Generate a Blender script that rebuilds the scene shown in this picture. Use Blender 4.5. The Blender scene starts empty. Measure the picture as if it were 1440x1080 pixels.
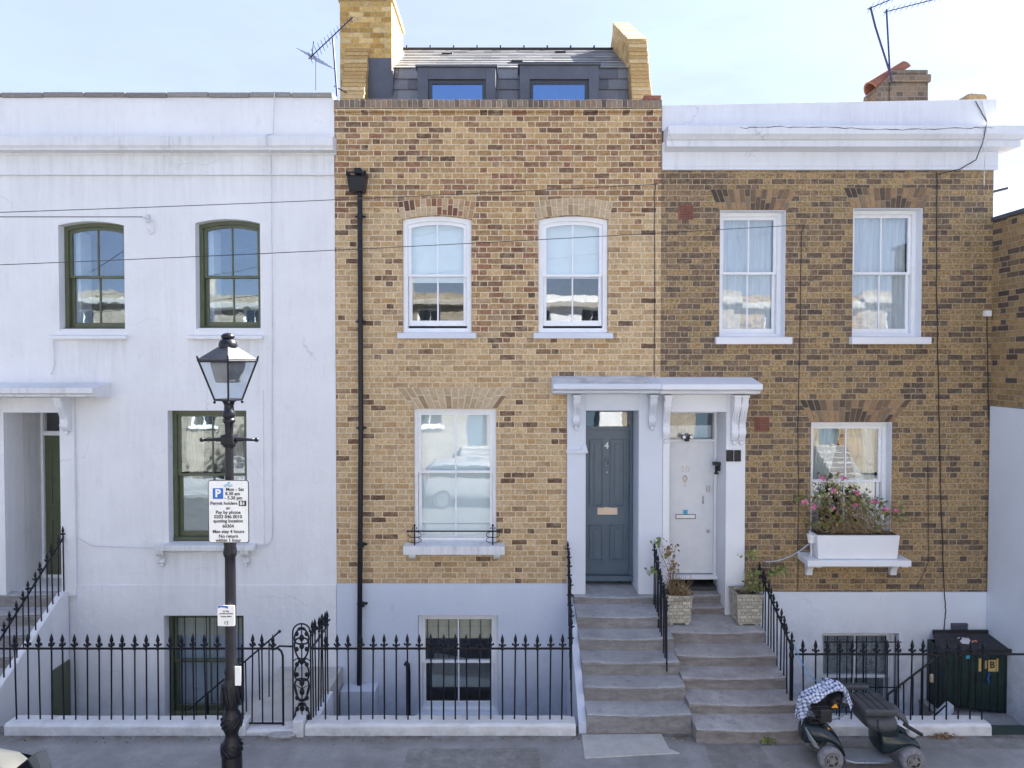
import bpy, bmesh, math, random
from mathutils import Vector, Matrix
random.seed(7)
PI = math.pi
scn = bpy.context.scene
COL = scn.collection

# ------------------------------------------------------------------ camera, sky, sun, exposure
CX, CY, CZ = 0.0, -10.0, 4.5
PITCH = math.radians(1.2)
SHY = -10.0
FPX = 960.0
cam = bpy.data.cameras.new('camera'); camo = bpy.data.objects.new('camera', cam); COL.objects.link(camo)
camo.location = (CX, CY, CZ); camo.rotation_euler = (PI/2 - PITCH, 0, 0)
cam.sensor_width = 36.0; cam.lens = 36.0*FPX/1440.0; cam.shift_y = SHY/1440.0
cam.clip_start = 0.1; cam.clip_end = 3000
scn.camera = camo

SUN_EL = math.radians(40); SUN_AZ = math.radians(54)      # azimuth measured from +Y towards +X
w = bpy.data.worlds.new('World'); scn.world = w; w.use_nodes = True
wn = w.node_tree; bg = wn.nodes['Background']
sky = wn.nodes.new('ShaderNodeTexSky'); sky.sky_type = 'NISHITA'; sky.sun_disc = False
sky.sun_elevation = SUN_EL; sky.sun_rotation = SUN_AZ
sky.air_density = 1.0; sky.dust_density = 0.6; sky.ozone_density = 2.5
# thin high cloud in the sky dome
tcw = wn.nodes.new('ShaderNodeTexCoord'); mpw = wn.nodes.new('ShaderNodeMapping'); mpw.inputs['Scale'].default_value = (1.2, 1.2, 4.5)
nzw = wn.nodes.new('ShaderNodeTexNoise'); nzw.inputs['Scale'].default_value = 1.6; nzw.inputs['Detail'].default_value = 7; nzw.inputs['Roughness'].default_value = .62
rw = wn.nodes.new('ShaderNodeMapRange'); rw.inputs['From Min'].default_value = .42; rw.inputs['From Max'].default_value = .78; rw.inputs['To Min'].default_value = .85; rw.inputs['To Max'].default_value = .97
mxw = wn.nodes.new('ShaderNodeMix'); mxw.data_type = 'RGBA'; mxw.inputs['B'].default_value = (.90, 1.02, 1.46, 1)
wn.links.new(tcw.outputs['Generated'], mpw.inputs['Vector']); wn.links.new(mpw.outputs['Vector'], nzw.inputs['Vector'])
wn.links.new(nzw.outputs['Fac'], rw.inputs['Value']); wn.links.new(rw.outputs['Result'], mxw.inputs['Factor'])
wn.links.new(sky.outputs['Color'], mxw.inputs['A']); wn.links.new(mxw.outputs['Result'], bg.inputs['Color'])
bg.inputs['Strength'].default_value = 0.105
sl = bpy.data.lights.new('sun', 'SUN'); sl.energy = 5.0; sl.angle = math.radians(0.5); sl.color = (1.0, 0.95, 0.87)
slo = bpy.data.objects.new('sun', sl); COL.objects.link(slo)
sdir = Vector((math.sin(SUN_AZ)*math.cos(SUN_EL), math.cos(SUN_AZ)*math.cos(SUN_EL), math.sin(SUN_EL)))
slo.rotation_euler = sdir.to_track_quat('Z', 'Y').to_euler(); slo.location = (20, 10, 20)
vs = scn.view_settings
vs.view_transform = 'Standard'; vs.look = 'None'; vs.gamma = 1; vs.use_curve_mapping = False; vs.exposure = 2.78
scn.cycles.max_bounces = 8; scn.cycles.diffuse_bounces = 4; scn.cycles.transparent_max_bounces = 16

# ------------------------------------------------------------------ measuring helpers (a photo pixel to a point on a real plane Y)
def U(px, py, Y=0.0):
    dx = (px-720)/FPX; du = (540+SHY-py)/FPX
    dy = math.cos(PITCH) + du*math.sin(PITCH); dz = du*math.cos(PITCH) - math.sin(PITCH)
    t = (Y-CY)/dy
    return dx*t, CZ + dz*t
def Zp(py, Y=0.0): return U(720, py, Y)[1]
def Xp(px, py=510, Y=0.0): return U(px, py, Y)[0]
def R(a, b, c, d, Y=0.0):                       # pixel rectangle -> x0, x1, z0, z1
    m = (b+d)/2
    return Xp(a, m, Y), Xp(c, m, Y), Zp(d, Y), Zp(b, Y)
def YofG(py, z):                                # depth of a point of height z seen at row py
    du = (540+SHY-py)/FPX
    dy = math.cos(PITCH) + du*math.sin(PITCH); dz = du*math.cos(PITCH) - math.sin(PITCH)
    return CY + (z-CZ)/dz*dy

# ------------------------------------------------------------------ mesh builder
class MB:
    def __init__(s): s.bm = bmesh.new()
    def face(s, pts):
        vs_ = [s.bm.verts.new(p) for p in pts]
        try: return s.bm.faces.new(vs_)
        except ValueError: return None
    def box(s, x0, x1, y0, y1, z0, z1):
        if x0 > x1: x0, x1 = x1, x0
        if y0 > y1: y0, y1 = y1, y0
        if z0 > z1: z0, z1 = z1, z0
        v = [s.bm.verts.new((x, y, z)) for x in (x0, x1) for y in (y0, y1) for z in (z0, z1)]
        for f in ((0,1,3,2),(4,6,7,5),(0,4,5,1),(2,3,7,6),(0,2,6,4),(1,5,7,3)):
            s.bm.faces.new([v[i] for i in f])
        return s
    def hexa(s, bot, top):                      # 4 bottom points, 4 top points (same order)
        n = len(bot)
        a = [s.bm.verts.new(p) for p in bot]; b = [s.bm.verts.new(p) for p in top]
        s.bm.faces.new(a[::-1]); s.bm.faces.new(b)
        for i in range(n):
            j = (i+1) % n
            s.bm.faces.new([a[i], a[j], b[j], b[i]])
        return s
    def prism_y(s, poly, y0, y1):               # poly: (x,z) extruded along y
        return s.hexa([(x, y0, z) for x, z in poly], [(x, y1, z) for x, z in poly])
    def prism_x(s, poly, x0, x1):               # poly: (y,z) extruded along x
        return s.hexa([(x0, y, z) for y, z in poly], [(x1, y, z) for y, z in poly])
    def prism_z(s, poly, z0, z1):
        return s.hexa([(x, y, z0) for x, y in poly], [(x, y, z1) for x, y in poly])
    def ring(s, outer, inner, y0, y1):          # closed (x,z) loops with same count
        n = len(outer)
        A = [s.bm.verts.new((x, y0, z)) for x, z in outer]; B = [s.bm.verts.new((x, y0, z)) for x, z in inner]
        C = [s.bm.verts.new((x, y1, z)) for x, z in outer]; D = [s.bm.verts.new((x, y1, z)) for x, z in inner]
        for i in range(n):
            j = (i+1) % n
            s.bm.faces.new([A[i], A[j], B[j], B[i]]); s.bm.faces.new([C[j], C[i], D[i], D[j]])
            s.bm.faces.new([A[j], A[i], C[i], C[j]]); s.bm.faces.new([B[i], B[j], D[j], D[i]])
        return s
    def tube(s, pts, r, n=8, caps=True):
        pts = [Vector(p) for p in pts]; rs = r if isinstance(r, (list, tuple)) else [r]*len(pts)
        rings = []; up = None
        for i, p in enumerate(pts):
            if i == 0: t = pts[1]-p
            elif i == len(pts)-1: t = p-pts[i-1]
            else: t = (pts[i+1]-p).normalized() + (p-pts[i-1]).normalized()
            if t.length < 1e-9: t = Vector((0, 0, 1))
            t.normalize()
            if up is None: up = Vector((0, 1, 0)) if abs(t.y) < .9 else Vector((1, 0, 0))
            a = t.cross(up)
            if a.length < 1e-4: a = t.cross(Vector((1, .2, 0)))
            a.normalize(); b = a.cross(t).normalized(); up = b
            rings.append([s.bm.verts.new(p + a*rs[i]*math.cos(2*PI*k/n) + b*rs[i]*math.sin(2*PI*k/n)) for k in range(n)])
        for i in range(len(rings)-1):
            for k in range(n):
                m = (k+1) % n
                s.bm.faces.new([rings[i][k], rings[i][m], rings[i+1][m], rings[i+1][k]])
        if caps: s.bm.faces.new(rings[0][::-1]); s.bm.faces.new(rings[-1])
        return s
    def lathe(s, c, prof, n=16, rot=0.0, axis='z'):        # prof: (r, h)
        rings = []
        for r, h in prof:
            rr = []
            for k in range(n):
                a = rot + 2*PI*k/n; r_ = max(r, 1e-4)
                if axis == 'z': p = (c[0]+r_*math.cos(a), c[1]+r_*math.sin(a), c[2]+h)
                elif axis == 'y': p = (c[0]+r_*math.cos(a), c[1]+h, c[2]+r_*math.sin(a))
                else: p = (c[0]+h, c[1]+r_*math.cos(a), c[2]+r_*math.sin(a))
                rr.append(s.bm.verts.new(p))
            rings.append(rr)
        for i in range(len(rings)-1):
            for k in range(n):
                m = (k+1) % n
                s.bm.faces.new([rings[i][k], rings[i][m], rings[i+1][m], rings[i+1][k]])
        s.bm.faces.new(rings[0][::-1]); s.bm.faces.new(rings[-1])
        return s
    def ball(s, c, r, sc=(1, 1, 1), n=10):
        m = Matrix.Translation(c) @ Matrix.Diagonal((r*sc[0], r*sc[1], r*sc[2], 1))
        bmesh.ops.create_uvsphere(s.bm, u_segments=n, v_segments=max(5, n//2+1), radius=1, matrix=m)
        return s
    def build(s, name, mat, parent=None, smooth=False, bevel=0.0, seg=2, subs=0, loc=None, auto=None):
        bmesh.ops.recalc_face_normals(s.bm, faces=s.bm.faces)
        off = Vector((0, 0, 0))
        if parent is not None:
            p = parent
            while p is not None: off += p.location; p = p.parent
        elif loc is not None: off = Vector(loc)
        if off.length: bmesh.ops.translate(s.bm, vec=-off, verts=s.bm.verts)
        me = bpy.data.meshes.new(name); s.bm.to_mesh(me); s.bm.free()
        if mat: me.materials.append(mat)
        o = bpy.data.objects.new(name, me); COL.objects.link(o)
        if parent is not None: o.parent = parent
        elif loc is not None: o.location = loc
        if smooth: me.shade_smooth()
        if bevel:
            b = o.modifiers.new('bevel', 'BEVEL'); b.width = bevel; b.segments = seg; b.limit_method = 'ANGLE'; b.angle_limit = math.radians(40)
        if subs:
            b = o.modifiers.new('sub', 'SUBSURF'); b.levels = subs; b.render_levels = subs
        if auto:
            try:
                e = o.modifiers.new('edges', 'EDGE_SPLIT'); e.split_angle = math.radians(auto)
            except Exception: pass
        return o
def tag(o, label=None, cat=None, group=None, kind=None):
    if label: o['label'] = label
    if cat: o['category'] = cat
    if group: o['group'] = group
    if kind: o['kind'] = kind
    return o
def thing(name, loc, label, cat, group=None):
    o = bpy.data.objects.new(name, None); COL.objects.link(o); o.location = loc; o.empty_display_size = .2
    return tag(o, label, cat, group)
def struct(name, mb, mat, **k): return tag(mb.build(name, mat, **k), kind='structure')
def text(name, body, size, mat, x, y, z, parent, align='CENTER', depth=.001, bold=0.0, flip=False, spacing=1.0):
    cu = bpy.data.curves.new(name, 'FONT'); cu.body = body; cu.size = size; cu.align_x = align; cu.align_y = 'CENTER'
    cu.extrude = depth; cu.offset = bold; cu.space_character = spacing
    t = bpy.data.objects.new('tmp', cu); COL.objects.link(t)
    bpy.context.view_layer.update()
    me = bpy.data.meshes.new_from_object(t.evaluated_get(bpy.context.evaluated_depsgraph_get()))
    bpy.data.objects.remove(t); me.materials.clear(); me.materials.append(mat)
    me.transform(Matrix.Rotation(PI/2, 4, 'X'))
    o = bpy.data.objects.new(name, me); COL.objects.link(o)
    off = Vector((0, 0, 0)); p = parent
    while p is not None: off += p.location; p = p.parent
    o.location = Vector((x, y, z)) - off; o.parent = parent
    return o

# ------------------------------------------------------------------ materials
def lin(c):
    return tuple(((v/255)/12.92 if v/255 <= .04045 else (((v/255)+.055)/1.055)**2.4) for v in c)
class NT:
    def __init__(s, name):
        s.m = bpy.data.materials.new(name); s.m.use_nodes = True; s.t = s.m.node_tree
        s.b = s.t.nodes['Principled BSDF']; s.out = s.t.nodes['Material Output']
    def n(s, typ, **k):
        d = s.t.nodes.new('ShaderNode'+typ)
        for a, v in k.items():
            if hasattr(d, a): setattr(d, a, v)
        return d
    def l(s, a, b): s.t.links.new(a, b)
    def val(s, sock, v):
        if hasattr(v, 'is_linked') or hasattr(v, 'links'): s.l(v, sock)
        else: sock.default_value = v
    def math(s, op, a, b=0.0, c=None, clamp=False):
        d = s.n('Math', operation=op); d.use_clamp = clamp
        s.val(d.inputs[0], a); s.val(d.inputs[1], b)
        if c is not None: s.val(d.inputs[2], c)
        return d.outputs[0]
    def mix(s, f, a, b):
        d = s.n('Mix'); d.data_type = 'RGBA'
        s.val(d.inputs['Factor'], f); s.val(d.inputs['A'], a if not isinstance(a, tuple) else (*a[:3], 1)); s.val(d.inputs['B'], b if not isinstance(b, tuple) else (*b[:3], 1))
        return d.outputs['Result']
    def mul(s, a, b):
        d = s.n('Mix'); d.data_type = 'RGBA'; d.blend_type = 'MULTIPLY'; d.inputs['Factor'].default_value = 1
        s.val(d.inputs['A'], a if not isinstance(a, tuple) else (*a[:3], 1)); s.val(d.inputs['B'], b)
        return d.outputs['Result']
    def pos(s):
        return s.n('NewGeometry').outputs['Position']
    def obj(s): return s.n('TexCoord').outputs['Object']
    def map(s, v, scale=(1, 1, 1), loc=(0, 0, 0)):
        d = s.n('Mapping'); s.l(v, d.inputs['Vector']); d.inputs['Scale'].default_value = scale; d.inputs['Location'].default_value = loc
        return d.outputs[0]
    def noise(s, v, scale, detail=4, rough=.55, dist=0):
        d = s.n('TexNoise'); s.l(v, d.inputs['Vector']); d.inputs['Scale'].default_value = scale; d.inputs['Detail'].default_value = detail
        d.inputs['Roughness'].default_value = rough; d.inputs['Distortion'].default_value = dist
        return d.outputs['Fac']
    def ramp(s, f, stops, interp='LINEAR'):
        d = s.n('ValToRGB'); s.l(f, d.inputs[0]); r = d.color_ramp; r.interpolation = interp
        while len(r.elements) < len(stops): r.elements.new(.5)
        for e, (p, c) in zip(r.elements, stops): e.position = p; e.color = (*c[:3], 1)
        return d.outputs[0]
    def mr(s, v, a, b, c=0.0, d_=1.0):
        d = s.n('MapRange'); s.val(d.inputs['Value'], v); d.inputs['From Min'].default_value = a; d.inputs['From Max'].default_value = b
        d.inputs['To Min'].default_value = c; d.inputs['To Max'].default_value = d_
        return d.outputs[0]
    def bump(s, h, strength=.3, dist=.01):
        d = s.n('Bump'); s.l(h, d.inputs['Height']); d.inputs['Strength'].default_value = strength; d.inputs['Distance'].default_value = dist
        s.l(d.outputs[0], s.b.inputs['Normal'])
    def base(s, c): s.val(s.b.inputs['Base Color'], (*c[:3], 1) if isinstance(c, tuple) else c)
    def rough(s, v): s.val(s.b.inputs['Roughness'], v)

MC = {}
def simple(name, col, rough=.6, metal=0.0, var=.12, scale=8, bump=.15, bscale=60, spec=.5):
    if name in MC: return MC[name]
    t = NT(name); p = t.pos()
    n1 = t.noise(p, scale, 5); f = t.mr(n1, .3, .7, 1-var, 1+var)
    t.base(t.mul(col, f)); t.b.inputs['Metallic'].default_value = metal
    n2 = t.noise(p, bscale, 4); t.rough(t.mr(n2, .3, .7, rough*.85, min(1, rough*1.15)))
    if bump: t.bump(n2, bump, .004)
    t.b.inputs['Specular IOR Level'].default_value = spec
    MC[name] = t.m; return t.m

def paint_render(name, col, dirt=(.33, .33, .34), streak=0.0, bump=.35, crack=0.3, low=None, drips=()):
    t = NT(name); p = t.pos()
    big = t.noise(p, .9, 6, .6); c = t.mul(col, t.mr(big, .3, .7, .94, 1.04))
    blot = t.noise(t.map(p, (1, 1, .6)), 3.2, 8, .7); c = t.mix(t.mr(blot, .60, .78, 0, .30), c, dirt)
    if streak:
        st = t.noise(t.map(p, (13, 13, .9)), 1, 7, .72); mk = t.mr(t.noise(p, 1.7, 5, .65), .42, .68, .12, 1); c = t.mix(t.math('MULTIPLY', t.math('MULTIPLY', t.mr(st, .42, .72, 0, 1), streak), mk, clamp=True), c, dirt)
    if crack:
        v = t.n('TexVoronoi'); v.feature = 'DISTANCE_TO_EDGE'; v.inputs['Scale'].default_value = .55
        nz = t.n('TexNoise'); t.l(p, nz.inputs['Vector']); nz.inputs['Scale'].default_value = 2.2; nz.inputs['Detail'].default_value = 6
        a = t.n('VectorMath', operation='MULTIPLY_ADD'); t.l(nz.outputs['Color'], a.inputs[0]); a.inputs[1].default_value = (.5, .5, .5); t.l(p, a.inputs[2])
        t.l(a.outputs[0], v.inputs['Vector'])
        m = t.mr(v.outputs['Distance'], 0, .004, crack, 0); msk = t.mr(t.noise(p, .8, 2), .5, .6)
        c = t.mix(t.math('MULTIPLY', m, msk, clamp=True), c, (.2, .2, .21))
    if low:                                        # grime rising from a foot height
        z = t.n('SeparateXYZ'); t.l(p, z.inputs[0])
        g = t.math('MULTIPLY', t.mr(z.outputs['Z'], low[0], low[1], 1, 0), t.mr(t.noise(p, 5, 6, .7), .35, .7, 0, 1), clamp=True)
        c = t.mix(t.math('MULTIPLY', g, low[2]), c, (.22, .21, .18))
    if drips:                                      # rain stains running down from the sills
        z = t.n('SeparateXYZ'); t.l(p, z.inputs[0]); st = t.mr(t.noise(t.map(p, (9, 9, .7)), 1, 6, .7), .42, .66)
        for (xa, xb, zt) in drips:
            m = t.math('MULTIPLY', t.mr(z.outputs['X'], xa, xa+.05), t.mr(z.outputs['X'], xb, xb-.05)); m = t.math('MULTIPLY', m, t.math('MULTIPLY', t.mr(z.outputs['Z'], zt-1.0, zt-.05), t.mr(z.outputs['Z'], zt+.02, zt)))
            c = t.mix(t.math('MULTIPLY', t.math('MULTIPLY', m, st), .22, clamp=True), c, (.27, .27, .25))
    t.base(c); t.rough(.75)
    b = t.math('ADD', t.noise(p, 9, 6, .6), t.math('MULTIPLY', t.noise(p, 60, 3), .25))
    t.bump(b, bump, .02)
    return t.m

def brick(name, palA, palB, mortar, zone=None, h=.0825, P=.345, m=.011, soot=0.0, dark=(.1, .09, .08), mottle=.35, mvar=.25, smear=0.0, blend=1.0):
    t = NT(name); p = t.pos()
    g = t.n('NewGeometry'); sn = t.n('SeparateXYZ'); t.l(g.outputs['Normal'], sn.inputs[0]); sp = t.n('SeparateXYZ')
    # small wobble of the courses
    wob = t.n('TexNoise'); t.l(p, wob.inputs['Vector']); wob.inputs['Scale'].default_value = 5; wob.inputs['Detail'].default_value = 3
    wm = t.n('VectorMath', operation='SUBTRACT'); t.l(wob.outputs['Color'], wm.inputs[0]); wm.inputs[1].default_value = (.5, .5, .5)
    wa = t.n('VectorMath', operation='MULTIPLY_ADD'); t.l(wm.outputs[0], wa.inputs[0]); wa.inputs[1].default_value = (.016, .016, .014); t.l(p, wa.inputs[2])
    t.l(wa.outputs[0], sp.inputs[0])
    side = t.math('GREATER_THAN', t.math('ABSOLUTE', sn.outputs['X']), .6)
    u = t.math('ADD', t.math('MULTIPLY', sp.outputs['X'], t.math('SUBTRACT', 1, side)), t.math('MULTIPLY', sp.outputs['Y'], side))
    zr = t.math('DIVIDE', sp.outputs['Z'], h); row = t.math('FLOOR', zr); fz = t.math('FRACT', zr)
    wr = t.n('TexWhiteNoise'); wr.noise_dimensions = '1D'; t.l(row, wr.inputs['W'])
    off = t.math('ADD', t.math('MULTIPLY', t.math('MODULO', t.math('ABSOLUTE', row), 2), .5), t.math('MULTIPLY', wr.outputs['Value'], .07))
    s = t.math('ADD', t.math('DIVIDE', u, P), off); cell = t.math('FLOOR', s); fs = t.math('FRACT', s)
    hd = t.math('GREATER_THAN', fs, .667)
    ls = t.math('MULTIPLY', t.math('SUBTRACT', .3335, t.math('ABSOLUTE', t.math('SUBTRACT', fs, .3335))), P)
    lh = t.math('MULTIPLY', t.math('SUBTRACT', .1665, t.math('ABSOLUTE', t.math('SUBTRACT', fs, .8335))), P)
    du = t.math('ADD', t.math('MULTIPLY', ls, t.math('SUBTRACT', 1, hd)), t.math('MULTIPLY', lh, hd))
    dz = t.math('MULTIPLY', t.math('SUBTRACT', .5, t.math('ABSOLUTE', t.math('SUBTRACT', fz, .5))), h)
    dist = t.math('MINIMUM', du, dz)
    dist = t.math('ADD', dist, t.mr(t.noise(p, 45, 4, .7), .2, .8, -.0062, .0062))
    mask = t.mr(dist, m/2-.0015, m/2+.0015, 0, 1)            # 1 = brick face
    idv = t.n('CombineXYZ'); t.l(t.math('MULTIPLY_ADD', cell, 2, hd), idv.inputs[0]); t.l(row, idv.inputs[1]); t.l(side, idv.inputs[2])
    wn_ = t.n('TexWhiteNoise'); wn_.noise_dimensions = '3D'; t.l(idv.outputs[0], wn_.inputs['Vector'])
    sc = t.n('SeparateColor'); t.l(wn_.outputs['Color'], sc.inputs[0])
    cl = t.math('ADD', t.math('MULTIPLY', wn_.outputs['Value'], .82), t.mr(t.noise(t.map(p, (1, 1, 1.6)), 1.3, 3), .3, .7, -.02, .20))
    cA = t.ramp(cl, palA)
    c = cA
    if palB:
        cB = t.ramp(wn_.outputs['Value'], palB)
        zf = zone(t, sp) 
        zf = t.math('ADD', zf, t.mr(t.noise(t.map(idv.outputs[0], (.17, .14, 1)), 1.0, 4, .6), .3, .7, -.17, .17))
        c = t.mix(t.math('MULTIPLY', t.math('GREATER_THAN', zf, sc.outputs['Red']), blend), cA, cB)
    tone = t.mr(sc.outputs['Green'], 0, 1, .84, 1.13); c = t.mul(c, tone)
    fine = t.noise(p, 28, 5, .7); c = t.mul(c, t.mr(fine, .3, .7, 1-mottle, 1+mottle*.6))
    c = t.mix(t.mr(t.noise(t.map(p, (1, 1, 1.7)), 7, 7, .78), .46, .66, 0, smear), c, mortar)
    spots = t.noise(t.map(p, (1, 1, 2.8)), 17, 6, .85)
    if soot:
        c = t.mix(t.mr(spots, .55, .62, 0, soot), c, dark)
        c = t.mix(t.mr(t.noise(p, 1.1, 6, .65), .5, .75, 0, soot*.5), c, dark)
    mc = t.mul(mortar, t.mr(t.noise(p, 12, 5, .7), .3, .7, 1-mvar, 1+mvar))
    if soot: mc = t.mix(t.mr(t.noise(p, 9, 6, .7), .56, .70, 0, soot*.9), mc, dark)
    t.base(t.mix(mask, mc, c)); t.rough(.88)
    hh = t.math('ADD', t.math('MULTIPLY', mask, 1.0), t.math('MULTIPLY', fine, .6))
    t.bump(hh, .55, .006)
    return t.m

BUFF = [(0.0, (0.299, 0.163, 0.071)), (.10, (0.399, 0.240, 0.103)), (.22, (0.476, 0.315, 0.153)), (.5, (0.554, 0.392, 0.217)), (.72, (0.521, 0.364, 0.195)), (.86, (0.410, 0.266, 0.137)), (.95, (0.299, 0.185, 0.109)), (1.0, (0.167, 0.098, 0.065))]
MIXED = [(0.0, (0.091, 0.043, 0.025)), (.14, (0.171, 0.082, 0.041)), (.26, (0.256, 0.101, 0.054)), (.38, (0.267, 0.145, 0.068)), (.50, (0.340, 0.184, 0.073)), (.64, (0.394, 0.241, 0.101)), (.82, (0.470, 0.298, 0.136)), (1.0, (0.533, 0.356, 0.176))]
YEL = [(0.0, (0.350, 0.196, 0.049)), (.3, (0.474, 0.294, 0.082)), (.6, (0.577, 0.402, 0.156)), (.85, (0.639, 0.490, 0.246)), (1.0, (0.412, 0.245, 0.082))]
DARKB = [(0.0, (0.146, 0.096, 0.052)), (.22, (0.240, 0.154, 0.073)), (.45, (0.313, 0.205, 0.096)), (.65, (0.386, 0.256, 0.118)), (.85, (0.333, 0.228, 0.099)), (1.0, (0.453, 0.282, 0.125))]
DARK2 = [(0.0, (0.087, 0.063, 0.053)), (.25, (0.155, 0.098, 0.066)), (.5, (0.234, 0.146, 0.084)), (.8, (0.320, 0.198, 0.101)), (1.0, (0.467, 0.294, 0.111))]
def zone_mid(t, sp):
    top = t.mr(sp.outputs['Z'], 6.5, 7.0, 0, 1.0)
    cx = t.math('MULTIPLY', t.mr(sp.outputs['X'], -.75, -.45, 0, 1), t.mr(sp.outputs['X'], .15, .5, 1, 0))
    cz = t.math('MULTIPLY', t.mr(sp.outputs['Z'], 4.7, 5.1, 0, 1), t.mr(sp.outputs['Z'], 6.8, 7.2, 1, 0))
    rt = t.math('MULTIPLY', cx, cz)
    return t.math('ADD', t.math('ADD', top, t.math('MULTIPLY', rt, .85)), .07)
def zone_right(t, sp):
    return t.math('ADD', t.mr(sp.outputs['X'], 2.2, 6.8, .62, .22), t.mr(sp.outputs['Z'], 3.8, 7, 0, .15))
M_BRICK = brick('yellow_stock_brick', BUFF, MIXED, (.63, .53, .37), zone_mid, m=.0125, mottle=.48, smear=.36, blend=.92)
M_YEL = brick('clean_yellow_brick', YEL, None, (.42, .33, .2), None, m=.009)
M_DBRICK = brick('sooty_brick', DARKB, DARK2, (.38, .31, .205), zone_right, soot=.9, m=.011, mottle=.8, smear=.34, blend=.8)
M_SBRICK = brick('flank_brick', DARKB, DARK2, (.33, .28, .2), zone_right, soot=.35, m=.011)
M_OBRICK = brick('opposite_brick', [(0, (.22, .19, .15)), (.5, (.30, .265, .21)), (1, (.36, .32, .26))], None, (.45, .4, .33), None)

def island(name, stops, rough=.85, mottle=.3):
    t = NT(name); g = t.n('NewGeometry'); p = t.pos()
    c = t.ramp(g.outputs['Random Per Island'], stops)
    c = t.mul(c, t.mr(t.noise(p, 26, 5, .7), .3, .7, 1-mottle, 1+mottle*.5)); t.base(c); t.rough(rough)
    t.bump(t.noise(p, 60, 4), .35, .004); return t.m
M_VOUS = island('arch_brick', [(0, (.10, .055, .035)), (.25, (.28, .12, .07)), (.45, (.40, .25, .12)), (.7, (.50, .38, .24)), (1, (.52, .40, .26))])
M_VOUSL = island('pale_arch_brick', [(0, (.40, .30, .18)), (.5, (.52, .41, .27)), (.9, (.48, .36, .22)), (1, (.22, .13, .08))])
M_VOUSD = island('sooty_arch_brick', [(0, (.06, .045, .035)), (.3, (.15, .10, .065)), (.55, (.30, .185, .10)), (.8, (.36, .23, .12)), (1, (.2, .15, .1))])
M_COPB = island('coping_brick', [(0, (.10, .085, .075)), (.3, (.19, .15, .12)), (.6, (.28, .22, .17)), (1, (.24, .16, .11))])
M_COPY = island('yellow_coping_brick', [(0, (.40, .25, .10)), (.4, (.52, .36, .15)), (.7, (.60, .46, .25)), (1, (.46, .31, .13))])
M_SLATE = island('slate', [(0, (.10, .105, .12)), (.5, (.15, .157, .175)), (1, (.21, .217, .235))], .36, .18)
M_MORTAR = simple('mortar', (.62, .52, .38), .9, var=.2, scale=14)
M_MORTARD = simple('grey_mortar', (.26, .215, .15), .9, var=.3, scale=14)
LEFT_ = -9.5
M_WHITE = paint_render('white_render', (.755, .765, .785), streak=.22, bump=.6, drips=[(Xp(72, 478), Xp(180, 478), Zp(477)), (Xp(262, 478), Xp(380, 478), Zp(477)), (Xp(217, 780), Xp(357, 780), Zp(779)), (LEFT_, Xp(474), Zp(211))], low=(-1.2, .1, .5))
M_WHITES = paint_render('weathered_white_stone', (.70, .71, .73), streak=.75, crack=.0, dirt=(.30, .29, .29))
M_PARAP = paint_render('parapet_paint', (.68, .70, .74), streak=.5, crack=.35, dirt=(.38, .39, .42))
M_LILAC = paint_render('pale_blue_grey_render', (.56, .615, .72), low=(-.6, .4, .35), crack=.1)
M_LILACT = paint_render('pale_blue_grey_paint', (.63, .67, .74), crack=.05, bump=.12)
M_TRIMW = paint_render('white_gloss_paint', (.74, .755, .79), crack=0, bump=.06)
M_WALLR = paint_render('bluish_white_render', (.70, .75, .83), low=(-.2, .9, .5))
M_DWARF = paint_render('worn_white_wall_paint', (.70, .71, .72), low=(-.1, .26, .8), dirt=(.25, .23, .2), crack=.5)
M_COPE = island('grey_coping_stone', [(0, (.19, .18, .17)), (.5, (.26, .25, .24)), (1, (.31, .30, .28))])
M_GREEN = simple('olive_green_paint', (.095, .110, .062), .38, var=.12, bump=.05)
M_SASHW = simple('white_sash_paint', (.78, .80, .83), .35, var=.04, bump=.03)
M_BLUE = simple('slate_blue_door_paint', (.080, .122, .165), .35, var=.08, bump=.04)
M_WDOOR = simple('white_door_paint', (.66, .68, .71), .35, var=.04, bump=.03)
M_BLACK = simple('black_iron_paint', (.007, .008, .014), .36, var=.3, bump=.5, bscale=45, spec=.35)
M_BLACKM = simple('matt_black', (.02, .02, .022), .6, var=.2)
M_LEAD = simple('lead_grey', (.085, .095, .125), .5, var=.15, scale=5)
M_ANTH = simple('anthracite_frame', (.045, .052, .07), .4, var=.08)
M_TERRA = simple('terracotta', (.25, .10, .065), .8, var=.25)
M_BRASS = simple('brass', (.72, .60, .45), .3, metal=.6, var=.05)
M_CHROME = simple('satin_steel', (.38, .38, .40), .3, metal=.9, var=.05)
M_PLATE = simple('cream_letter_plate', (.72, .56, .42), .35, var=.05)
M_CABLE = simple('cable', (.03, .03, .035), .7)
M_CABLEW = simple('painted_cable', (.60, .61, .64), .7)
M_AERIAL = simple('aerial_metal', (.035, .035, .10), .45, metal=.3)
M_TEXT = simple('sign_black', (.02, .02, .025), .6, bump=0)
M_SIGNW = simple('sign_white', (.78, .78, .77), .4, var=.05, bump=0)
M_SIGNB = simple('sign_blue', (.015, .13, .50), .4, var=.03, bump=0)
M_SIGNC = simple('sign_pale_blue', (.05, .35, .55), .4, var=.03, bump=0)
M_SOIL = simple('soil', (.05, .035, .025), .95, var=.4)
M_BLIND = simple('white_blind', (.80, .85, .85), .8, var=.03)
M_BLINDB = simple('beige_blind', (.66, .60, .44), .8, var=.04)
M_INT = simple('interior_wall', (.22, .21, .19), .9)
M_INTD = simple('interior_dark', (.06, .06, .06), .9)

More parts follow.
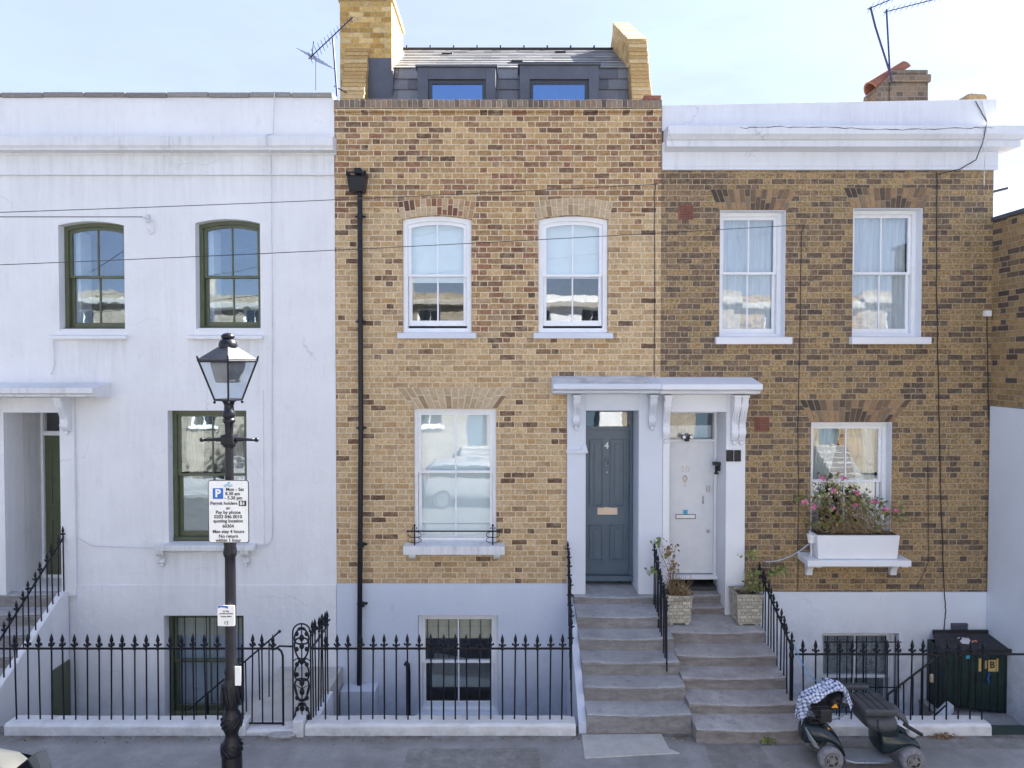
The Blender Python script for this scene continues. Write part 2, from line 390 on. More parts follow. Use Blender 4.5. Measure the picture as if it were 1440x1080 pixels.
def cloth(name, col, tr=.35, stripe=None):
    t = NT(name); p = t.pos()
    c = t.mul(col, t.mr(t.noise(t.map(p, (30, 30, 1.5)), 1, 3), .3, .7, .85, 1.1)); t.base(c); t.rough(.9)
    tl = t.n('BsdfTranslucent'); t.l(c, tl.inputs[0]); mx = t.n('MixShader'); mx.inputs[0].default_value = tr
    t.l(t.b.outputs[0], mx.inputs[1]); t.l(tl.outputs[0], mx.inputs[2]); t.l(mx.outputs[0], t.out.inputs[0]); return t.m
M_NET = cloth('net_curtain', (.74, .78, .82), .2); M_CREAM = cloth('cream_curtain', (.74, .65, .50), .2); M_GREYC = cloth('grey_curtain', (.62, .65, .61), .2)
t = NT('patterned_net'); p = t.pos(); v = t.n('TexVoronoi'); t.l(p, v.inputs['Vector']); v.inputs['Scale'].default_value = 26
t.base(t.ramp(t.noise(p, 24, 4, .7, 2.5), [(.38, (.10, .11, .12)), (.5, (.30, .33, .35)), (.62, (.52, .55, .57))])); t.rough(.9); M_LACE = t.m

def glass(name, base_refl=.16, wave=.35, tint=(.95, .975, .98), gcol=(.95, .97, 1)):
    t = NT(name); p = t.pos(); t.t.nodes.remove(t.b)
    lw = t.n('LayerWeight'); lw.inputs['Blend'].default_value = .5
    bmp = t.n('Bump'); bmp.inputs['Strength'].default_value = wave; bmp.inputs['Distance'].default_value = .012
    t.l(t.noise(t.map(p, (1, 1, 1.4)), 2.6, 3, .45), bmp.inputs['Height'])
    gl = t.n('BsdfGlossy'); gl.inputs['Roughness'].default_value = .015; gl.inputs['Color'].default_value = (*gcol, 1); t.l(bmp.outputs[0], gl.inputs['Normal'])
    tr = t.n('BsdfTransparent'); tr.inputs[0].default_value = (*tint, 1)
    f = t.math('ADD', t.math('MULTIPLY', t.math('POWER', lw.outputs['Facing'], 5), .8), base_refl+.03, clamp=True)
    mx = t.n('MixShader'); t.l(f, mx.inputs[0]); t.l(tr.outputs[0], mx.inputs[1]); t.l(gl.outputs[0], mx.inputs[2]); t.l(mx.outputs[0], t.out.inputs[0]); return t.m
M_GLASS = glass('window_glass', .15, .06, gcol=(.72, .86, 1)); M_GLASSF = glass('flat_window_glass', .085, .05); M_LGLASS = glass('lantern_glass', .02, .1, (.93, .95, .97))

def ground(name, cols, scale, stain=(.1, .09, .08), patch=.5, edge=None, rgh=.85, bmp=.5, riser_shade=None):
    t = NT(name); p = t.pos()
    a = t.noise(p, scale, 8, .7); c = t.ramp(a, [(.3, cols[0]), (.5, cols[1]), (.7, cols[2])])
    b = t.noise(p, .8, 6, .6); c = t.mix(t.mr(b, .45, .75, 0, patch), c, stain)
    sp_ = t.noise(p, 150, 2, .5); c = t.mul(c, t.mr(sp_, .3, .7, .75, 1.25))
    wsp = t.noise(p, 11, 3, .4); c = t.mix(t.mr(wsp, .76, .78, 0, .45), c, (.4, .4, .4))
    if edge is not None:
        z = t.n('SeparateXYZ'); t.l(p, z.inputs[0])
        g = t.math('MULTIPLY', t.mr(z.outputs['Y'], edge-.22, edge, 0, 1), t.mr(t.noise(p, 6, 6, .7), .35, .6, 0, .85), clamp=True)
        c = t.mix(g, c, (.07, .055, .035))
    if riser_shade:
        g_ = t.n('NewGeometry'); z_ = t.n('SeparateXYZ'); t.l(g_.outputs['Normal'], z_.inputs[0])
        k_ = t.math('MULTIPLY', t.mr(t.math('ABSOLUTE', z_.outputs['Z']), .35, .75, 1, 0), t.mr(t.noise(t.map(p, (1, 1, 3)), 5, 6, .7), .3, .65, .35, 1)); c = t.mix(k_, c, riser_shade)  # upright faces darkened: riser shade painted into the colour, over brown stone
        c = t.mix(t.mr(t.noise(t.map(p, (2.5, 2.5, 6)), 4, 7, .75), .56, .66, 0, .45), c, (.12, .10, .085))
    t.base(c); t.rough(rgh); t.bump(t.math('ADD', a, t.math('MULTIPLY', sp_, .5)), bmp, .01); return t.m
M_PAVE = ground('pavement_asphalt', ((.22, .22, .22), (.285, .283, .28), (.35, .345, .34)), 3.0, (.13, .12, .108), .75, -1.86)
M_ROAD = ground('road_asphalt', ((.08, .08, .082), (.10, .10, .10), (.13, .13, .13)), 4, (.08, .08, .08))
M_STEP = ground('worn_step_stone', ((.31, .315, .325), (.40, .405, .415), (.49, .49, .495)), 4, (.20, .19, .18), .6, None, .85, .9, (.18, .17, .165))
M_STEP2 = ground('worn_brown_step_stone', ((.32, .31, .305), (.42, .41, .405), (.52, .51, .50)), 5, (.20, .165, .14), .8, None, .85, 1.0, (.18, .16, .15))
M_SLAB = ground('pale_concrete', ((.38, .38, .36), (.46, .455, .43), (.52, .51, .48)), 5, (.33, .28, .19), .6)
M_AREA = ground('area_concrete', ((.16, .165, .165), (.22, .22, .215), (.28, .28, .27)), 4, (.1, .1, .09), .6)
M_KERB = ground('granite_kerb', ((.24, .24, .24), (.3, .3, .3), (.36, .36, .35)), 20)
M_PLANTER = brick('planter_stone', [(0, (.36, .33, .27)), (.5, (.46, .43, .35)), (1, (.54, .50, .41))], None, (.25, .22, .17), None, h=.05, P=.16, m=.008)

def leafmat(name, c1, c2, c3):
    t = NT(name); g = t.n('NewGeometry')
    c = t.ramp(g.outputs['Random Per Island'], [(0, c1), (.5, c2), (1, c3)]); t.base(c); t.rough(.6)
    tl = t.n('BsdfTranslucent'); t.l(c, tl.inputs[0]); mx = t.n('MixShader'); mx.inputs[0].default_value = .3
    t.l(t.b.outputs[0], mx.inputs[1]); t.l(tl.outputs[0], mx.inputs[2]); t.l(mx.outputs[0], t.out.inputs[0]); return t.m
M_LEAF = leafmat('geranium_leaf', (.14, .19, .05), (.27, .31, .10), (.42, .38, .18))
M_LEAFY = leafmat('light_leaf', (.14, .20, .05), (.25, .32, .09), (.36, .38, .14))
M_DRY = leafmat('dry_leaf', (.17, .085, .05), (.33, .20, .10), (.44, .33, .18))
M_STRAW = leafmat('straw_stem', (.25, .17, .09), (.40, .30, .17), (.30, .22, .12))
M_STEM = simple('plant_stem', (.22, .16, .09), .8, var=.3, scale=20)
M_PINK = leafmat('pink_petal', (.80, .16, .38), (.88, .28, .50), (.85, .45, .55))
M_TREE = leafmat('tree_leaf', (.03, .06, .015), (.06, .10, .03), (.10, .14, .05))
M_BARK = simple('bark', (.09, .07, .05), .9, var=.3)

# ------------------------------------------------------------------ building kit
def arc_outline(x0, x1, z0, z1, rise, n=10):
    """closed loop, counter-clockwise from bottom-left; z1 is the crown, z1-rise the springing"""
    pts = [(x0, z0), (x1, z0)]
    if rise <= 0: return pts + [(x1, z1)] + [(x1+(x0-x1)*k/n, z1) for k in range(1, n)] + [(x0, z1)]
    c = (x1-x0)/2; r = (c*c + rise*rise)/(2*rise); zc = z1 - r; a = math.asin(c/r); xm = (x0+x1)/2
    return pts + [(xm + r*math.sin(a-2*a*k/n), zc + r*math.cos(a-2*a*k/n)) for k in range(n+1)]
def wall_mesh(mb, x0, x1, z0, z1, ops, yf, th):
    xs = sorted({x0, x1, *[o[0] for o in ops], *[o[1] for o in ops]}); zs = sorted({z0, z1, *[o[2] for o in ops], *[o[3] for o in ops]})
    V = {}
    def v(x, y, z):
        k = (round(x, 5), round(y, 5), round(z, 5))
        if k not in V: V[k] = mb.bm.verts.new(k)
        return V[k]
    def inside(cx, cz): return any(o[0] < cx < o[1] and o[2] < cz < o[3] for o in ops)
    for i in range(len(xs)-1):
        for j in range(len(zs)-1):
            a, b, c, d = xs[i], xs[i+1], zs[j], zs[j+1]
            if inside((a+b)/2, (c+d)/2): continue
            for y in (yf, yf+th): mb.bm.faces.new([v(a, y, c), v(b, y, c), v(b, y, d), v(a, y, d)])
            for (p, q, nx, nz) in (((a, c), (b, c), (a+b)/2, c-1e-3), ((a, d), (b, d), (a+b)/2, d+1e-3), ((a, c), (a, d), a-1e-3, (c+d)/2), ((b, c), (b, d), b+1e-3, (c+d)/2)):
                if inside(nx, nz) or not (x0 < nx < x1 and z0 < nz < z1):
                    mb.bm.faces.new([v(p[0], yf, p[1]), v(q[0], yf, q[1]), v(q[0], yf+th, q[1]), v(p[0], yf+th, p[1])])
    for o in ops:
        if len(o) > 4 and o[4] > 0:
            ol = arc_outline(*o[:4], o[4])[2:]      # arc from right spring to left spring
            h = len(ol)//2
            mb.prism_y(ol[:h+1]+[(o[1], o[3])], yf, yf+th) if False else None
            for y in (yf, yf+th):
                mb.face([(x, y, z) for x, z in ol[:h+1]] + [(o[1], y, o[3])][::1])
                mb.face([(x, y, z) for x, z in ol[h:]] + [(o[0], y, o[3])])
            for k in range(len(ol)-1):
                a, b = ol[k], ol[k+1]; mb.face([(a[0], yf, a[1]), (b[0], yf, b[1]), (b[0], yf+th, b[1]), (a[0], yf+th, a[1])])
def inset(loop, d):                              # loop from arc_outline -> shrunk by d
    xs = [p[0] for p in loop]; zs = [p[1] for p in loop]; cx = (min(xs)+max(xs))/2; W = (max(xs)-min(xs))/2
    k = (W-d)/W; out = []
    for i, (x, z) in enumerate(loop): out.append((cx+(x-cx)*k, z+d if i < 2 else z-d))
    return out
def sash_window(house, x0, x1, z0, z1, y, mat, zm, rise=0.0, gm=None, cw=.045, sw=.042, bars=1, label=None, gap=0.0):
    """box frame, two sliding sashes with glazing bars, panes; y = front face of the frame"""
    gm = gm or M_GLASS
    o = arc_outline(x0, x1, z0, z1, rise); i_ = inset(o, cw)
    mb = MB(); mb.ring(o, i_, y, y+.12); mb.box(x0, x1, y-.012, y+.12, z0-.001, z0+cw*.9)
    win = mb.build('window', mat, house, bevel=.004, seg=1)
    if label: win['label'] = label
    X0, X1, Z0, Z1 = x0+cw, x1-cw, z0+cw, z1-cw
    # upper sash outside, lower sash inside
    up = arc_outline(X0, X1, zm-.018, Z1, rise*(X1-X0)/(x1-x0)*.95); upi = inset(up, sw); upi[0] = (upi[0][0], zm+.018); upi[1] = (upi[1][0], zm+.018)
    mb = MB(); mb.ring(up, upi, y+.03, y+.065)
    for k in range(bars):
        xb = X0+(X1-X0)*(k+1)/(bars+1); mb.box(xb-.011, xb+.011, y+.034, y+.06, zm, Z1-sw*.6)
    mb.build('sash', mat, win, bevel=.003, seg=1)
    mb = MB(); mb.box(upi[0][0]-.003, upi[1][0]+.003, y+.047, y+.050, zm+.015, Z1-sw-rise*.0 if rise <= 0 else Z1-sw*.8); mb.build('pane', gm, win)
    zb = Z0+gap
    lo = arc_outline(X0+.004, X1-.004, zb, zm+.020, 0); loi = inset(lo, sw); loi[0] = (loi[0][0], zb+sw*1.6); loi[1] = (loi[1][0], zb+sw*1.6)
    for q in range(2, len(loi)): loi[q] = (loi[q][0], zm-.018)
    mb = MB(); mb.ring(lo, loi, y+.068, y+.103)
    for k in range(bars):
        xb = X0+(X1-X0)*(k+1)/(bars+1); mb.box(xb-.011, xb+.011, y+.072, y+.098, zb+sw, zm)
    mb.build('sash', mat, win, bevel=.003, seg=1)
    mb = MB(); mb.box(loi[0][0]-.003, loi[1][0]+.003, y+.085, y+.088, zb+sw*1.5, zm-.016); mb.build('pane', gm, win)
    return win
def sheet(x0, x1, z0, z1, y, amp=.0, waves=6, nx=60, nz=14, fx=None, seed=0):
    """hanging cloth; fx(t, s) returns x for s across 0..1 and t down 0..1"""
    mb = MB(); rnd = random.Random(seed); ph = [rnd.uniform(0, 6) for _ in range(6)]
    G = []
    for j in range(nz+1):
        t_ = j/nz; z = z1+(z0-z1)*t_; row = []
        for i in range(nx+1):
            s = i/nx; x = fx(t_, s) if fx else x0+(x1-x0)*s
            yy = y + amp*(math.sin(2*PI*waves*s+ph[0]+.6*math.sin(3*t_+ph[1])) + .45*math.sin(2*PI*waves*2.3*s+ph[2]+t_))
            row.append(mb.bm.verts.new((x, yy, z)))
        G.append(row)
    for j in range(nz):
        for i in range(nx): mb.bm.faces.new([G[j][i], G[j][i+1], G[j+1][i+1], G[j+1][i]])
    return mb
def arch_bricks(house, mat, mmat, xb0, xb1, xt0, xt1, zb, zt, rise, n, y=-.004, rt=None):
    rt = rise if rt is None else rt
    mb = MB(); bk = MB()
    def P(t_, s):            # t across 0..1, s up 0..1
        x = (xb0+(xb1-xb0)*t_)*(1-s) + (xt0+(xt1-xt0)*t_)*s
        z = (zb + (1-(2*t_-1)**2)*rise)*(1-s) + (zt + (1-(2*t_-1)**2)*rt)*s
        return x, z
    rnd = random.Random(int(abs(xb0)*100)+n)
    for k in range(n):
        a, b = k/n, (k+1)/n; g = .09/n
        cut = rnd.choice([.36, .64, .5]) if (zt-zb) > .2 else 1
        for s0, s1 in (((0.02, cut-.025), (cut+.025, .98)) if cut < 1 else ((.02, .98),)):
            mb.prism_y([P(a+g, s0), P(b-g, s0), P(b-g, s1), P(a+g, s1)], y-.006, y+.02)
        bk.prism_y([P(a, 0), P(b, 0), P(b, 1), P(a, 1)], y, y+.018)
    o = mb.build('window_arch', mat, house, bevel=.002, seg=1); bk.build('arch_mortar', mmat, o)
def cornice(house, name, prof, x0, x1, mat): return MB().prism_x(prof, x0, x1).build(name, mat, house, bevel=.006)

def finial_mesh():
    mb = MB()
    mb.lathe((0, 0, 0), [(.009, -.055), (.016, -.05), (.016, -.043), (.010, -.038), (.010, -.02), (.020, -.012), (.020, .0), (.011, .01), (.012, .03), (.021, .05), (.014, .085), (.0015, .125)], 8)
    for a in (0, PI/2):
        c, s_ = math.cos(a), math.sin(a)
        mb.tube([(-.030*c, -.030*s_, .002), (.030*c, .030*s_, .002)], [.008, .008], 6)
        for q in (-1, 1): mb.ball((.031*c*q, .031*s_*q, .006), .0105, (1, 1, 1.3), 6)
    bmesh.ops.recalc_face_normals(mb.bm, faces=mb.bm.faces)
    me = bpy.data.meshes.new('finial'); mb.bm.to_mesh(me); mb.bm.free(); me.materials.append(M_BLACK); me.shade_smooth(); return me
FIN = finial_mesh()
BARM = {}
def bar_mesh(L, r=.0098):
    k = (round(L, 2), r)
    if k not in BARM:
        mb = MB(); mb.tube([(0, 0, 0), (0, 0, k[0])], r, 6); bmesh.ops.recalc_face_normals(mb.bm, faces=mb.bm.faces)
        me = bpy.data.meshes.new('bar'); mb.bm.to_mesh(me); mb.bm.free(); me.materials.append(M_BLACK); BARM[k] = me
    return BARM[k]
def add_bar(root, x, y, z0, z1, fin=True, lean=0.0, sc=1.12, r=.0098):
    b = bpy.data.objects.new('bar', bar_mesh(z1-z0, r)); COL.objects.link(b); b.parent = root
    b.location = Vector((x, y, z0))-root.location; b.rotation_euler = (random.uniform(-.010, .010), lean+random.uniform(-.013, .013), random.uniform(-.3, .3))
    if fin:
        f = bpy.data.objects.new('finial', FIN); COL.objects.link(f); f.parent = b; f.location = (0, 0, z1-z0); f.scale = (sc, sc, sc)
    return b
def worn_steps(levels, x0f, x1f, mb, zbot, sag=.018, seed=3):
    """levels: list of (y_front, z_top, y_back); x0f, x1f functions of y"""
    rnd = random.Random(seed)
    for (yf, zt, yb) in levels:
        n = 18; secs = []
        for i in range(n+1):
            t_ = i/n; x = x0f(yf)+(x1f(yf)-x0f(yf))*t_; xb = x0f(yb)+(x1f(yb)-x0f(yb))*t_
            d = -sag*math.sin(PI*t_)**1.5 + rnd.uniform(-.0035, .0035); e = rnd.uniform(-.006, .006)
            secs.append([(x, yf+e+.012, zbot), (x, yf+e+.012, zt-.055), (x, yf+e-.006, zt-.04), (x, yf+e-.004, zt-.012+d), (x, yf+e+.022, zt+d), (xb, yb+.06, zt+.004+d*.3), (xb, yb+.06, zbot)])
        R_ = [[mb.bm.verts.new(p) for p in s_] for s_ in secs]; m = len(R_[0])
        for i in range(n):
            for k in range(m):
                q = (k+1) % m; mb.bm.faces.new([R_[i][k], R_[i][q], R_[i+1][q], R_[i+1][k]])
        mb.bm.faces.new(R_[0]); mb.bm.faces.new(R_[-1][::-1])
def scroll_bracket(house, x, zt, zb, w_, d, y0, mat):
    """console bracket with an S profile, top projecting d, hanging from zt to zb"""
    H = zt-zb; prof = [(y0, zt), (y0-d, zt), (y0-d, zt-.07*H)]
    for k in range(9): a = k/8; prof.append((y0-d*(.98-.62*a**.8) - .02*math.sin(a*PI*2), zt-H*(.08+.62*a)))
    for k in range(7): a = k/6; prof.append((y0-d*(.36-.22*a)-.035*math.sin(a*PI), zt-H*(.70+.25*a)))
    prof.append((y0, zb+.02*H))
    mb = MB(); mb.prism_x(prof, x-w_/2, x+w_/2)
    mb.box(x-w_/2-.012, x+w_/2+.012, y0-d-.012, y0, zt-.035, zt+.001)
    for q in (-1, 1):
        mb.lathe((x+q*w_*.5, y0-d*.62, zt-H*.2), [(.05, -.008), (.05, .008)], 14, axis='x'); mb.lathe((x+q*w_*.5, y0-d*.3, zt-H*.78), [(.032, -.006), (.032, .006)], 12, axis='x')
    mb.tube([(x-w_*.22, y0-d*.95, zt-.1*H), (x-w_*.22, y0-d*.5, zt-.6*H)], .008, 6); mb.tube([(x+w_*.22, y0-d*.95, zt-.1*H), (x+w_*.22, y0-d*.5, zt-.6*H)], .008, 6)
    mb.ball((x, y0-.03, zb-.005), .03, (1, 1, 1.1), 8)
    return mb.build('bracket', mat, house, bevel=.004, seg=1)
def window_sill(win, x0, x1, z0, z1, y0, y1, mat, name='sill'):
    mb = MB(); mb.prism_x([(y0, z0), (y0, z1-.012), (y1, z1+.01), (y1, z0+.002)], x0, x1)
    return mb.build(name, mat, win, bevel=.006)

XL = Xp(472, 480); XM = Xp(929, 480); XR = Xp(1394, 480)
YB = 8.5
LEFT = -9.2
# ------------------------------------------------------------------ ground
PZ = 0.0
YW0, YW1 = -1.86, -1.62                                # dwarf wall front and back faces
def holed_sheet(x0, x1, y0, y1, hx0, hx1, hy0, hy1, z):
    mb = MB()
    for (a, b, c, d) in ((x0, hx0, y0, y1), (hx1, x1, y0, y1), (hx0, hx1, y0, hy0), (hx0, hx1, hy1, y1)):
        mb.face([(a, c, z), (b, c, z), (b, d, z), (a, d, z)])
    return mb
struct('ground', holed_sheet(-700, 700, -700, 700, -12, 12, YW1-.02, YB-.1, -.125), M_ROAD)
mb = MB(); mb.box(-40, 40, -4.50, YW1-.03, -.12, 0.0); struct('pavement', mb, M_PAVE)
mb = MB()
for k in range(90): mb.box(-40+k*.9, -40+k*.9+.892, -4.64, -4.504, -.13, .002)
struct('kerb', mb, M_KERB, bevel=.01)
mb = MB(); mb.box(-40, 40, -16.0, -13.0, -.12, 0.0); struct('far_pavement', mb, M_PAVE)
mb = MB()
for k in range(90): mb.box(-40+k*.9, -40+k*.9+.892, -12.996, -12.86, -.13, .002)
struct('far_kerb', mb, M_KERB, bevel=.01)
mb = MB(); mb.box(-12, 12, YW1-.2, 8.4, -1.55, -1.30)
struct('area_floor', mb, M_AREA)
mb = MB(); mb.box(-12, 12, YW1-.16, YW1-.03, -1.4, -.01); struct('area_retaining_wall', mb, M_LILAC)

# ------------------------------------------------------------------ left house: white render
H1 = thing('terraced_house', ((LEFT+XL)/2, 0, -1.3), 'white rendered terraced house with green sash windows, left of the yellow brick one', 'house')
w1 = R(82.6, 311, 175, 465); w2 = R(275, 308, 366, 464); gw = R(237, 577, 348, 764); bw = R(232, 865, 344, 1012)
dz0, dz1 = Zp(835), Zp(580); dx0, dx1 = Xp(10, 700), Xp(88, 700)
ztopL = Zp(137); rs = .06
mb = MB()
wall_mesh(mb, LEFT, XL-.004, -1.3, ztopL, [(*w1, rs), (*w2, rs), gw, bw, (dx0, dx1, dz0, dz1)], 0, .34)
mb.build('wall', M_WHITE, H1)
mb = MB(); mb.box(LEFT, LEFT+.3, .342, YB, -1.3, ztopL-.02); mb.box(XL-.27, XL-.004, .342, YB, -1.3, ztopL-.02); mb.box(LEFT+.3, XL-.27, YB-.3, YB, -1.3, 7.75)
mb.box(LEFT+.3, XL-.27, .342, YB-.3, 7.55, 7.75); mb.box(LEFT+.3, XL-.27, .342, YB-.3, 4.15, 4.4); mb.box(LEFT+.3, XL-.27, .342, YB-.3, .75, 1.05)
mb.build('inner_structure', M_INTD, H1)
# rendered skin details: plinth, surround panel, frieze, cornice, parapet coping
mb = MB(); wall_mesh(mb, Xp(110, 900), XL-.006, -1.3, Zp(822), [(bw[0]+.002, bw[1]-.002, bw[2]-.02, bw[3]-.002)], -.022, .02); mb.build('plinth', M_WHITE, H1, bevel=.004, seg=1)
sp0 = R(213, 548, 371, 766)
mb = MB(); wall_mesh(mb, sp0[0], sp0[1], sp0[2], sp0[3], [(gw[0]+.003, gw[1]-.003, gw[2]-.02, gw[3]-.003)], -.016, .014); mb.build('window_surround', M_WHITE, H1, bevel=.005, seg=1)
zf = Zp(246)
mb = MB(); mb.box(LEFT, XL-.002, -.035, -.001, zf, Zp(212)); mb.box(LEFT, XL-.002, -.045, -.001, zf-.012, zf+.006); mb.build('frieze', M_WHITE, H1, bevel=.004, seg=1)
yc = -.22; zc0, zc1 = Zp(210, yc), Zp(191, yc)
cornice(H1, 'cornice', [(0.0, zc0-.03), (-.05, zc0-.03), (-.06, zc0), (yc+.03, zc0), (yc+.03, zc0+.03), (yc, zc0+.06), (yc, zc1-.02), (yc+.01, zc1), (0.0, zc1+.03)], LEFT, XL+.03, M_WHITES)
mb = MB(); k = LEFT; xe = XL+.03
zc = Zp(136, -.03)
while k < xe-.05:
    e = min(k+.60, xe); dzz = random.uniform(-.006, .006)
    mb.prism_x([(-.035, zc+dzz), (-.04, zc+.065+dzz), (.14, zc+.085+dzz), (.36, zc+.06+dzz), (.36, zc+dzz)], k+.004, e-.004); k += .60
mb.build('coping', M_COPE, H1, bevel=.008)
# windows
yr = .13
for (o, lb, seed) in ((w1, None, 1), (w2, None, 2)):
    zm = Zp(389, yr)
    win = sash_window(H1, o[0], o[1], o[2], o[3], yr, M_GREEN, zm, rs, M_GLASS, .055, .045)
    mb = MB(); mb.box(o[0], o[1], .02, yr-.013, o[2]-.001, o[2]+.028); mb.build('sub_sill', M_TRIMW, win, bevel=.004)
    zs = Zp(477, -.07); window_sill(win, o[0]-.11, o[1]+.05, zs, zs+.06, -.085, .02, M_WHITE)
    # panelled shutter folded back at the left, seen through the glass
    mb = MB(); mb.box(o[0]+.07, o[0]+.14, yr+.16, yr+.42, o[2]+.04, o[3]-.1); mb.build('shutter', M_SASHW, win)
zm = Zp(668, yr)
win = sash_window(H1, gw[0], gw[1], gw[2], gw[3], yr, M_GREEN, zm, 0, M_GLASS, .06, .045)
zs = Zp(778, -.12); window_sill(win, Xp(217, 770, -.12), Xp(357, 770, -.12), zs+.035, Zp(766, -.12), -.13, .03, M_WHITES)
mb = MB(); mb.prism_x([(0, zs-.0), (-.07, zs+.0), (-.10, zs+.034), (0, zs+.034)], Xp(222, 770), Xp(352, 770)); mb.build('sill_moulding', M_WHITES, win, bevel=.004)
for px in (229, 347): scroll_bracket(win, Xp(px, 780), zs+.03, Zp(793), .09, .10, -.001, M_WHITES)
cw_ = gw[1]-gw[0]
sheet(0, 0, zm-.1, gw[3]-.1, .27, .012, 5, fx=lambda t_, s: gw[0]+.20+.08*math.sin(PI*t_)*-1+s*(.18+.10*math.sin(PI*t_)), seed=4).build('curtain', M_CREAM, win, smooth=True)
sheet(0, 0, zm-.1, gw[3]-.1, .27, .012, 5, fx=lambda t_, s: gw[1]-.36-.02*math.sin(PI*t_)+s*(.2+.12*math.sin(PI*t_)), seed=5).build('curtain', M_CREAM, win, smooth=True)
zm = Zp(931, yr)
win = sash_window(H1, bw[0], bw[1], bw[2], bw[3], yr, M_GREEN, zm, 0, M_GLASS, .055, .045)
MB().box(bw[0]+.08, bw[1]-.08, .25, .26, Zp(893, .26), bw[3]-.03).build('blind', M_BLINDB, win)
sheet(bw[0]+.08, bw[1]-.08, bw[2], bw[3]-.25, .29, .006, 9, seed=9).build('net_curtain', M_NET, win, smooth=True)
mb = MB()
for k in range(7): x = bw[0]+.12+k*(bw[1]-bw[0]-.22)/6; mb.tube([(x, .04, bw[2]), (x, .04, bw[3])], .007, 6)
mb.build('window_bars', M_BLACK, win)
# porch: recess, door, canopy
yd = .78
mb = MB()
mb.box(dx0-.15, dx0, .342, yd+.1, dz0-.1, dz1+.15); mb.box(dx1, dx1+.15, .342, yd+.1, dz0-.1, dz1+.15); mb.box(dx0, dx1, .342, yd, dz1+.001, dz1+.15); mb.box(dx0, dx1, -.02, yd+.05, dz0-.12, dz0-.001)
mb.build('porch_recess', M_WHITES, H1)
xd0 = Xp(60, 700, yd)
tz = Zp(609, yd)
mb = MB(); mb.ring(arc_outline(xd0-.0, dx1+.0, dz0, dz1, 0), inset(arc_outline(xd0, dx1, dz0, dz1, 0), .05), yd-.05, yd+.05); mb.box(xd0+.05, dx1-.05, yd-.04, yd+.04, tz-.035, tz+.035)
mb.box(dx0, xd0, yd-.02, yd+.04, dz0, dz1)
fr = mb.build('door_frame', M_SASHW, H1, bevel=.004)
MB().box(xd0+.05, dx1-.05, yd, yd+.006, tz+.035, dz1-.05).build('fanlight', M_GLASSF, fr)
mb = MB(); mb.box(xd0+.05, dx1-.05, yd-.01, yd+.035, dz0+.02, tz-.035)
for (a, b) in ((.12, .42), (.50, .92)):
    H_ = tz-dz0; W_ = dx1-xd0-.1
    for q in (0, 1):
        x = xd0+.05+W_*(.12+.42*q); mb.ring(arc_outline(x, x+W_*.34, dz0+H_*a, dz0+H_*b, 0), inset(arc_outline(x, x+W_*.34, dz0+H_*a, dz0+H_*b, 0), .03), yd-.022, yd-.008)
mb.build('door', M_GREEN, H1, bevel=.003)
yp = -.44; c0, c1 = Zp(558, yp), Zp(546, yp); xe = Xp(130, 552, yp)
mb = MB(); mb.prism_x([(0, c0-.02), (-.30, c0-.02), (yp+.05, c0), (yp+.05, c0+.03), (yp, c0+.05), (yp, c1), (0, Zp(538, 0))], LEFT+.8, xe); mb.build('porch_canopy', M_WHITES, H1, bevel=.006)
for (a, b) in ((dx0-.28, dx0-.0), (dx1+.0, Xp(108, 700))):
    mb = MB(); mb.box(a, b, -.05, -.001, dz0-.02, c0-.021); mb.build('pilaster', M_WHITE, H1, bevel=.005)
mb = MB(); mb.box(dx0, dx1, -.05, -.001, dz1+.001, c0-.021); mb.build('porch_lintel', M_WHITE, H1, bevel=.004)
for px in (95,): scroll_bracket(H1, Xp(px, 580, -.05), c0-.02, Zp(608, -.05), .11, .24, -.051, M_TRIMW)
scroll_bracket(H1, dx0-.16, c0-.02, Zp(608, -.05), .11, .24, -.051, M_TRIMW)
# front steps of the left house
XF = -6.52
mb = MB(); lv = []
ys = [-.05-.26*k for k in range(7)]
for k in range(6): lv.append((-.05-.27*(k+1), 1.10-.184*(k+1), -.05-.27*k))
lv.insert(0, (-.06, 1.11, .0))
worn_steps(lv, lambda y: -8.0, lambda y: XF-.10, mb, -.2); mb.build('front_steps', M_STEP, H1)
mb = MB(); yb_ = -1.72
prof = [(-.024, -1.29), (-.024, 1.15), (-.14, 1.15), (yb_, .14), (yb_, -.0), (yb_+.06, -.0), (yb_+.06, -1.29)]
mb.prism_x(prof, XF-.10, XF); mb.build('stair_flank', M_WHITE, H1, bevel=.01)
MB().box(XF+.001, XF+.03, -.42, -.06, -1.28, .14).build('undercroft_door', M_GREEN, H1, bevel=.004)

# ------------------------------------------------------------------ middle house: yellow brick
H2 = thing('terraced_house', ((XL+XM)/2, 0, -1.3), 'yellow brick terraced house with slate mansard roof and blue front door', 'house')
a1 = R(566, 303, 663, 468); a2 = R(757, 303, 855, 468); g2 = R(582, 575, 698, 768); b2 = R(588, 865, 700, 1004)
zp2 = Zp(820); ztM = Zp(158, -.0)
rs2 = .055
sur0, sur1 = Xp(797, 680), Xp(925, 680)          # door surround of number 4
sur2 = Xp(1046, 680)
mb = MB(); dmx0, dmx1 = Xp(823, 700), Xp(897, 700); dmz0, dmz1 = 1.10, Zp(577)
wall_mesh(mb, XL, XM, zp2, ztM, [(*a1, rs2), (*a2, rs2), g2, (dmx0, dmx1, zp2, dmz1)], 0, .34)
mb.build('brick_wall', M_BRICK, H2)
mb = MB(); wall_mesh(mb, XL, sur0+.03, -1.3, zp2-.002, [b2], -.02, .34); mb.box(sur0+.03, XM, .0, .34, -1.3, 1.04)
mb.build('rendered_plinth', M_LILAC, H2, bevel=.005)
mb = MB(); mb.box(XL+.002, XL+.25, .342, YB, -1.3, 8.1); mb.box(XM-.25, XM-.002, .342, YB, -1.3, 8.1); mb.box(XL+.25, XM-.25, YB-.3, YB, -1.3, 8.0)
